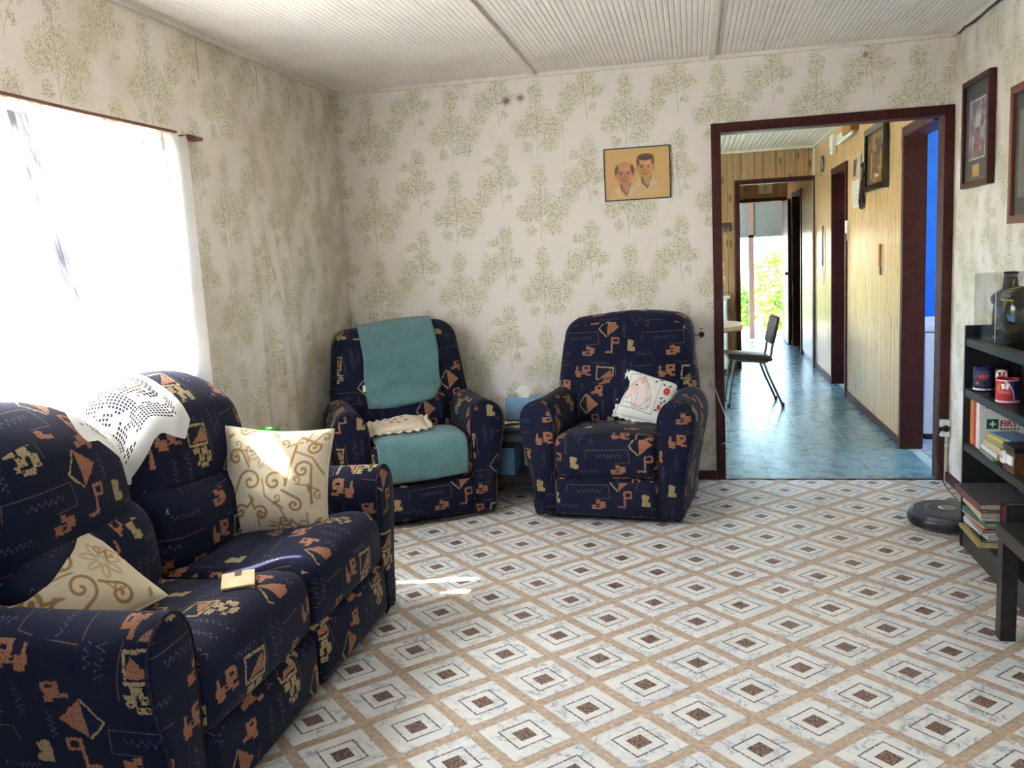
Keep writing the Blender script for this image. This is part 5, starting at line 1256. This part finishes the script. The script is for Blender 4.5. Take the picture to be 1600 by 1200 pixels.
MB().tube(catmull([(1.36, -0.07, 0.30), (1.335, -0.085, 0.25), (1.335, -0.10, 0.16), (1.345, -0.16, 0.06), (1.355, -0.25, 0.012), (1.352, -0.42, 0.006), (1.345, -0.58, 0.006), (1.33, -0.69, 0.012)], 5, False), 0.0035, 6).build('cord', M['black'], pc, smooth=True); MB().lathe([(0.006, 0), (0.006, 0.02)], (1.335, -0.695, 0.006), 10).build('connector', M['black'], pc)

# ---- wall socket plug and white cable by the kitchen opening
wp = empty('wall_plug', (0.050, 0.0, 0.888), 0, 'small black plug with a red dot on the wall by the corner of the recliner', 'plug')
MB().lathe([(0.016, 0.0), (0.017, -0.012), (0.012, -0.026), (0.002, -0.028)], (0, 0, 0), 18, 'y').build('plug_body', M['black'], wp, smooth=True); MB().lathe([(0.006, 0), (0.005, -0.006), (0.001, -0.007)], (-0.002, 0, 0.034), 12, 'y').build('red_dot', M['kit_red'], wp)
MB().tube(catmull([(-0.012, -0.02, 0.0), (-0.04, -0.018, -0.006), (-0.058, -0.012, -0.05), (-0.06, -0.01, -0.16)], 4, False), 0.0025, 6).build('lead', M['black'], wp)
wc = MB().tube(catmull([(0.098, -0.008, 0.74), (0.108, -0.030, 0.62), (0.150, -0.034, 0.48), (0.185, -0.036, 0.38), (0.196, -0.036, 0.30), (0.182, -0.034, 0.24), (0.155, -0.030, 0.225)], 5, False), 0.003, 6).build('white_cable', M['white'], smooth=True); tag(wc, 'thin white cable looped over the maroon door frame', 'cable')

# ---- wallet and cup on the sofa
wt = empty('wallet', (-1.345, -3.00, 0.468), math.radians(28), 'tan leather wallet with a strap lying on the near sofa seat', 'wallet'); lea = plain('tan_leather', (206, 178, 136), 0.55, var=0.1); ledk = plain('brown_edge', (110, 84, 60), 0.6)
wt.rotation_euler = (math.radians(2), math.radians(4), math.radians(-62))
MB().box(-0.055, 0.055, -0.048, 0.048, 0.0, 0.007).build('lower_leaf', lea, wt, bevel=0.003); MB().box(-0.053, 0.053, -0.046, 0.046, 0.007, 0.011).build('inner', ledk, wt); MB().box(-0.055, 0.055, -0.048, 0.048, 0.011, 0.018).build('upper_leaf', lea, wt, bevel=0.003); MB().box(-0.060, -0.02, -0.010, 0.010, 0.017, 0.0195).build('strap', ledk, wt, bevel=0.001)
gc = empty('green_cup', (-1.705, -2.10, 0.612), 0.6, 'bright green plastic cup standing on the far sofa arm behind the cushion', 'cup'); gp = plain('green_plastic', (70, 176, 60), 0.35)
MB().lathe([(0.028, 0), (0.036, 0.150), (0.033, 0.150), (0.025, 0.004), (0.001, 0.004)], (0, 0, 0), 28).build('body', gp, gc, smooth=True); MB().box(0.032, 0.060, -0.007, 0.007, 0.132, 0.144).box(0.052, 0.062, -0.007, 0.007, 0.05, 0.144).box(0.028, 0.060, -0.007, 0.007, 0.05, 0.062).build('handle', gp, gc, bevel=0.002)

# ---- dark side table between the recliners
st = empty('lamp_table', (-1.03, -0.23, 0), 0, 'dark side table squeezed between the two recliners', 'table')
MB().box(-0.19, 0.16, -0.19, 0.17, 0.375, 0.40).build('tabletop', M['black_wood'], st, bevel=0.003); MB().box(-0.18, 0.15, -0.18, 0.16, 0.085, 0.105).build('lower_shelf', M['brownwood'], st, bevel=0.003)
for (x, y) in ((-0.18, -0.18), (0.11, -0.18), (-0.18, 0.12), (0.11, 0.12)): MB().box(x, x + 0.04, y, y + 0.04, 0, 0.375).build('leg', M['brownwood'], st, bevel=0.003)
tbx = empty('tissue_box', (-1.01, -0.17, 0.4285), 0.06, 'pale blue tissue box on the dark side table', 'tissue box')
MB().box(-0.115, 0.105, -0.055, 0.055, 0.0, 0.125).build('carton', M['lightblue'], tbx, bevel=0.002)
MB().grid(lambda u, v: (-0.05 + 0.10 * u + 0.012 * math.sin(v * 4), 0.02 * math.sin(u * 7 + v) * (1 - v) - 0.01 + 0.01 * v, 0.124 + 0.075 * v * (0.55 + 0.45 * math.sin(u * 3.0))), 16, 10).build('tissue', M['white_cloth'], tbx, smooth=True, fixn=False)
pa = MB().box(-0.10, 0.11, -0.08, 0.09, 0.0, 0.012).build('paper_stack', M['paper'], None, (-1.05, -0.255, 0.4005), (0, 0, 0.1), bevel=0.001); tag(pa, 'loose white papers on the dark side table', 'papers')
pb = MB().grid(lambda u, v: (-0.10 + 0.17 * u, -0.07 + 0.15 * v, 0.004 + 0.012 * math.sin(u * 5) * math.sin(v * 4 + 1) + 0.004), 12, 12).build('folded_map', M['paleyellow'], None, (-1.02, -0.262, 0.4135), (0, 0, 0.2), smooth=True, fixn=False); tag(pb, 'crumpled pale yellow paper lying on the white papers', 'paper'); pb.modifiers.new('thickness', 'SOLIDIFY').thickness = 0.002
bbx = empty('blue_carton', (-1.135, -0.22, 0.1055), -0.05, 'pale blue carton on the lower shelf of the dark side table', 'box')
MB().box(-0.075, 0.075, -0.09, 0.09, 0.0, 0.15).build('carton', M['lightblue'], bbx, bevel=0.002); MB().box(-0.078, 0.078, -0.093, 0.093, 0.145, 0.165).build('lid', M['lightblue'], bbx, bevel=0.002)

# ================================================================== kitchen and passage
kt = empty('kitchen_table', (-0.13, 2.50, 0), 0, 'pale laminate kitchen table with a rounded end', 'table')
def rounded(w, d, r, n=8):
    out = []
    for (sx, sy, a0) in ((1, 1, 0), (-1, 1, PI / 2), (-1, -1, PI), (1, -1, 1.5 * PI)):
        for k in range(n + 1): a = a0 + PI / 2 * k / n; out.append((sx * (w - r) + r * math.cos(a), sy * (d - r) + r * math.sin(a)))
    return out
MB().poly([(x, y, 0.700) for x, y in rounded(0.55, 0.40, 0.28)], (0, 0, 0.035)).build('tabletop', M['laminate'], kt, bevel=0.004)
MB().poly([(x, y, 0.690) for x, y in rounded(0.545, 0.395, 0.275)], (0, 0, 0.010)).build('edge_band', M['steel'], kt)
for (x, y) in ((-0.42, -0.28), (0.30, -0.28), (-0.42, 0.28), (0.30, 0.28)): MB().tube([(x * 0.9, y * 0.9, 0.70), (x, y, 0.0)], 0.014, 10).build('leg', M['steel'], kt)
kc = empty('kitchen_chair', (0.47, 2.63, 0), math.radians(4), 'brown vinyl kitchen chair with a bent steel tube frame by the table', 'chair')
vv_, ff_ = rbox(0.19, 0.185, 0.022, 0.02, (0, 0, 0.012), 6, 3); vv_[:, 0] += 0.0; vv_[:, 2] += 0.435 - 0.10 * (vv_[:, 0]) 
MB().add(vv_, ff_).build('seat', M['vinylbrown'], kc, smooth=True)
vv_, ff_ = rbox(0.018, 0.185, 0.115, 0.018, (0.006, 0, 0.006), 6, 3); vv_[:, 0] += 0.215 + (vv_[:, 2]) * 0.22; vv_[:, 2] += 0.665
MB().add(vv_, ff_).build('backrest', M['vinylbrown'], kc, smooth=True)
for s in (-1, 1):
    y = s * 0.155
    MB().tube(catmull([(0.225, y, 0.72), (0.195, y, 0.55), (0.175, y, 0.44), (0.14, y, 0.395), (0.05, y, 0.40), (-0.13, y, 0.415)], 5, False), 0.011, 8).build('back_tube', M['steel'], kc, smooth=True)
    MB().tube(catmull([(-0.02, y, 0.405), (0.09, y, 0.395), (0.125, y, 0.37), (0.16, s * 0.17, 0.27), (0.27, s * 0.185, 0.012)], 5, False), 0.011, 8).build('rear_leg', M['steel'], kc, smooth=True)
    MB().tube(catmull([(0.02, y, 0.41), (-0.10, y, 0.415), (-0.135, y, 0.38), (-0.155, s * 0.165, 0.25), (-0.185, s * 0.175, 0.012)], 5, False), 0.011, 8).build('front_leg', M['steel'], kc, smooth=True)
    for (x, yy) in ((0.272, s * 0.186), (-0.187, s * 0.176)): MB().lathe([(0.015, 0), (0.015, 0.03), (0.012, 0.034)], (x, yy, 0), 12).build('rubber_foot', M['black'], kc)
# bench with drawers and kettle
kb = empty('kitchen_bench', (-0.18, 4.66, 0), 0, 'white kitchen bench with drawers against the knotty board wall', 'cabinet')
MB().box(-0.55, 0.55, -0.27, 0.32, 0.08, 0.85).build('body', M['white'], kb); MB().box(-0.57, 0.58, -0.30, 0.32, 0.85, 0.885).build('worktop', M['laminate'], kb, bevel=0.004)
for z0 in (0.10, 0.30, 0.50, 0.68):
    d = MB().box(0.10, 0.54, -0.288, -0.272, z0, z0 + (0.18 if z0 < 0.6 else 0.155)).build('drawer', M['white'], kb, bevel=0.003); MB().box(0.27, 0.37, -0.302, -0.288, z0 + 0.08, z0 + 0.092).build('handle', M['black'], d)
MB().box(-0.54, 0.08, -0.288, -0.272, 0.10, 0.83).build('door', M['white'], kb, bevel=0.003)
kk = empty('kettle', (0.245, 4.60, 0.8855), 0, 'white electric kettle at the end of the kitchen bench', 'kettle')
MB().lathe([(0.080, 0), (0.085, 0.02), (0.082, 0.10), (0.066, 0.17), (0.05, 0.20), (0.012, 0.205)], (0, 0, 0), 28).build('body', M['offwhite'], kk, smooth=True); MB().tube(catmull([(0.06, 0, 0.19), (0.105, 0, 0.19), (0.118, 0, 0.15), (0.112, 0, 0.06), (0.08, 0, 0.03)], 5, False), 0.010, 8).build('handle', M['offwhite'], kk, smooth=True); MB().lathe([(0.092, 0), (0.092, 0.012)], (0, 0, 0), 28).build('base_ring', M['black'], kk); MB().lathe([(0.014, 0.2), (0.016, 0.21), (0.008, 0.222)], (0, 0, 0), 14).build('lid_knob', M['black'], kk)
kry = empty('key_rack', (0.385, 4.986, 1.655), 0, 'dark wooden key rack with hanging keys on the knotty boards', 'key rack')
MB().box(-0.07, 0.07, -0.012, 0, -0.02, 0.025).build('board', M['brownwood'], kry, bevel=0.003)
for k in range(5): MB().box(-0.06 + k * 0.028, -0.045 + k * 0.028, -0.02, -0.014, -0.075 - 0.02 * (k % 2), -0.018).build('key', M['steel'] if k % 2 else M['black'], kry)
tg = empty('wall_tongs', (0.345, 4.986, 1.33), 0, 'pale long-handled tool hanging below the key rack', 'utensil')
MB().tube([(0, -0.008, 0.10), (0.004, -0.008, 0.0), (-0.004, -0.008, -0.10)], 0.008, 8).build('handle', M['pine'], tg); MB().box(-0.02, 0.02, -0.012, -0.004, -0.15, -0.10).build('head', M['offwhite'], tg, bevel=0.003)
# things on the pine boards (wall face x = 1.355)
WX = 1.3545
lf = empty('tube_light', (WX, 2.80, 2.29), 0, 'wooden boxed tube light high on the pine boards', 'lamp')
MB().box(-0.07, 0, -0.40, -0.02, -0.0, 0.075).build('wooden_box', M['honey'], lf, bevel=0.003); MB().box(-0.05, 0, -0.02, 0.42, 0.0, 0.05).build('batten', M['white'], lf, bevel=0.004)
MB().lathe([(0.013, -0.38), (0.014, -0.36), (0.014, 0.40), (0.013, 0.42)], (-0.045, 0.0, -0.016), 14, 'y').build('tube', M['white'], lf, smooth=True)
ch = empty('door_chime', (WX, 3.56, 2.31), 0, 'white rounded chime above the narrow doorway', 'chime'); MB().box(-0.05, 0, -0.07, 0.07, -0.09, 0.09).build('cover', M['white'], ch, bevel=0.02, bseg=4); MB().box(-0.054, -0.05, -0.04, 0.04, -0.06, -0.055).build('slot', M['grey_plastic'], ch)
ha = empty('horseshoe', (WX, 4.34, 2.19), 0, 'dark horseshoe-like ornament near the corner strip', 'ornament'); MB().tube([(-0.012, 0.06 * math.cos(a), 0.085 * math.sin(a)) for a in np.linspace(-0.9, PI + 0.9, 20)], 0.011, 8).build('arc', M['steel'], ha, smooth=True); MB().box(-0.006, 0, -0.03, 0.03, -0.09, -0.075).build('foot_plate', M['paper'], ha)
def calendar_paint():
    p = Paint(40, 60, 0.66, (222, 218, 210)); p.rect(0.03, 0.63, 0.52, 0.97, (196, 176, 160)); p.rect(0.08, 0.36, 0.60, 0.92, (112, 52, 52)); p.ell(0.22, 0.76, 0.08, 0.10, (60, 50, 52), 1, 0.3); p.rect(0.38, 0.60, 0.66, 0.88, (206, 190, 170))
    for r in range(6): p.line([(0.05, 0.08 + r * 0.075), (0.61, 0.08 + r * 0.075)], 0.004, (150, 150, 156))
    for c in range(8): p.line([(0.05 + c * 0.08, 0.06), (0.05 + c * 0.08, 0.46)], 0.003, (160, 160, 166))
    return p
cn = empty('wall_calendar', (WX, 2.43, 1.88), 0, 'two-leaf wall calendar with a dark red picture on the pine boards', 'calendar')
painted_grid('leaf', calendar_paint(), lambda u, v: (-0.006 - 0.012 * math.sin(v * 3), 0.17 - 0.34 * u, -0.21 + 0.42 * v), M['print'], cn)
MB().box(-0.004, 0, -0.17, 0.17, -0.21, 0.21).build('backing', M['paper'], cn); MB().tube([(-0.012, -0.17, 0.0), (-0.012, 0.17, 0.0)], 0.004, 6).build('binding', M['steel'], cn)
rk = empty('leather_strap', (WX, 2.16, 1.80), 0, 'dark red and black looped strap hanging beside the calendar', 'strap')
MB().tube(catmull([(-0.012, 0.03, 0.19), (-0.014, 0.05, 0.05), (-0.016, 0.09, -0.08), (-0.016, 0.03, -0.15), (-0.016, -0.05, -0.10), (-0.014, -0.03, 0.03), (-0.012, -0.01, 0.19)], 5, False), 0.013, 8).build('loop', M['gloss_black'], rk, smooth=True); MB().tube([(-0.03, -0.02, 0.06), (-0.032, -0.05, 0.0), (-0.03, -0.06, -0.10)], 0.006, 8).build('red_edge', plain('dull_red', (110, 34, 34), 0.5), rk, smooth=True); MB().lathe([(0.012, 0), (0.008, -0.02)], (0, 0.0, 0.20), 10, 'x').build('nail', M['steel'], rk)
sc_ = empty('paint_scraper', (WX, 1.46, 1.25), 0, 'honey-coloured wooden handled scraper hung on the pine boards', 'tool')
MB().poly([(-0.012, -0.022, 0.11), (-0.012, 0.018, 0.115), (-0.012, 0.026, 0.05), (-0.012, 0.016, -0.05), (-0.012, -0.016, -0.05), (-0.012, -0.022, 0.03)], (-0.016, 0, 0)).build('handle', M['honey'], sc_, bevel=0.005); MB().box(-0.022, -0.010, -0.02, 0.02, -0.11, -0.05).build('ferrule', M['steel'], sc_, bevel=0.002); MB().lathe([(0.004, 0), (0.004, -0.02)], (0, 0.0, 0.10), 8, 'x').build('nail', M['steel'], sc_)
fs = empty('fly_swatter', (WX, 4.31, 1.28), 0, 'fly swatter with a thin blue handle and white mesh head on the boards', 'fly swatter')
MB().tube([(-0.01, 0, 0.29), (-0.012, 0, -0.12)], 0.008, 6).build('handle', plain('swatter_blue', (48, 78, 108), 0.4), fs); 
for k in range(4): MB().box(-0.012, -0.008, -0.055 + k * 0.03, -0.043 + k * 0.03, -0.32, -0.12).build('mesh_bar', M['white'], fs)
for k in range(5): MB().box(-0.0125, -0.0075, -0.055, 0.047, -0.32 + k * 0.045, -0.312 + k * 0.045).build('mesh_bar', M['white'], fs)
sw = empty('light_switch', (WX, 2.82, 1.52), 0, 'white light switch box beside the narrow doorway', 'switch'); MB().box(-0.03, 0, -0.04, 0.04, -0.055, 0.055).build('plate', M['white'], sw, bevel=0.006); MB().box(-0.036, -0.03, -0.01, 0.01, -0.015, 0.015).build('rocker', M['offwhite'], sw); MB().box(-0.02, -0.006, -0.008, 0.008, -0.12, -0.055).build('cable_end', M['offwhite'], sw)
# freezer in the blue room and switches on its wall edge
fz = empty('chest_freezer', (1.86, 1.36, 0), 0, 'white freezer standing in the bright blue room', 'freezer')
MB().box(-0.31, 0.31, -0.29, 0.29, 0.04, 0.745).build('body', M['white'], fz, bevel=0.012, bseg=3); MB().box(-0.315, 0.315, -0.295, 0.295, 0.752, 0.81).build('lid', M['white'], fz, bevel=0.012, bseg=3); MB().box(-0.29, 0.29, -0.27, 0.27, 0.0, 0.04).build('plinth', M['black'], fz)
def lab():
    p = Paint(30, 50, 0.6, (196, 206, 170)); p.rect(0, 0.6, 0.55, 0.72, (30, 34, 40)); p.ell(0.3, 0.86, 0.28, 0.14, (190, 202, 190)); p.rect(0.08, 0.52, 0.1, 0.4, (176, 192, 140)); p.line([(0.1, 0.5), (0.5, 0.5)], 0.02, (80, 90, 90)); return p
painted_grid('energy_label', lab(), lambda u, v: (-0.17 + 0.09 * u, -0.2915, 0.47 + 0.15 * v), M['print'], fz); MB().box(-0.16, -0.04, -0.294, -0.290, 0.66, 0.668).build('badge_bar', M['steel'], fz)
rl = empty('fill_tube', (2.3, 0.9, 2.47), 0, 'unseen glowing tube added to brighten the blue room', 'lamp')  # unseen fixture, added to light up the blue wall
MB().box(-0.6, 0.6, -0.05, 0.05, -0.05, 0.0).build('housing', M['white'], rl, bevel=0.004)
gl_ = G('fill_tube_glow'); gl_.color((0.9, 0.9, 0.9)); gl_.b.inputs['Emission Color'].default_value = (1, 0.97, 0.92, 1); gl_.b.inputs['Emission Strength'].default_value = 7.0
MB().lathe([(0.016, -0.58), (0.017, -0.57), (0.017, 0.57), (0.016, 0.58)], (0, 0, -0.07), 12, 'x').build('tube', gl_.mat, rl, smooth=True)
s2 = empty('switch_plates', (1.485, 0.98, 1.3), 0, 'pair of pale switch plates on the blue wall edge', 'switch')
MB().box(-0.004, 0.01, -0.03, 0.04, 0.08, 0.20).build('plate', M['offwhite'], s2, bevel=0.003); MB().box(-0.004, 0.02, -0.05, 0.04, -0.12, 0.02).build('plate', M['offwhite'], s2, bevel=0.003)
# ceiling light in the passage, green cupboard beyond the narrow doorway
cf = empty('passage_light', (0.93, 6.25, 2.10), 0, 'fluted glass shade hanging in the passage', 'lamp')
MB().lathe([(0.10, 0.09), (0.10, 0.06), (0.075, 0.055)], (0, 0, 0), 24).build('rim', M['offwhite'], cf)
n_ = 32; MB().add([((0.080 if k % 2 else 0.062) * math.cos(2 * PI * k / n_), (0.080 if k % 2 else 0.062) * math.sin(2 * PI * k / n_), z) for z in (-0.05, 0.055) for k in range(n_)], [(k, (k + 1) % n_, n_ + (k + 1) % n_, n_ + k) for k in range(n_)]).build('shade', plain('frosted_shade', (250, 246, 232), 0.3), cf); MB().tube([(0, 0, 0.08), (0, 0, 0.37)], 0.012, 8).build('stem', M['offwhite'], cf)
gcup = empty('green_cupboard', (1.80, 4.27, 0), 0, 'pale green cupboard glimpsed through the narrow doorway', 'cupboard'); gpm = plain('pale_green_paint', (120, 150, 118), 0.5)
MB().box(-0.30, 0.30, -0.28, 0.30, 0.08, 1.45).build('body', gpm, gcup); MB().box(-0.28, 0.28, -0.30, -0.282, 0.12, 1.42).build('door', gpm, gcup, bevel=0.004); MB().box(-0.28, 0.28, -0.26, 0.28, 0, 0.08).build('plinth', M['white'], gcup)
# back door leaf folded open against the passage wall
dr = empty('door_1', (1.335, 7.94, 0), 0, 'dark back door folded open against the passage boards', None, kind='structure')
MB().box(-0.022, 0.014, -0.60, 0.0, 0.01, 2.02).build('leaf', M['trim'], dr, bevel=0.003); MB().lathe([(0.012, -0.06), (0.024, -0.05), (0.024, -0.03), (0.01, -0.022)], (0, -0.54, 1.0), 16, 'x').build('handle', M['steel'], dr)
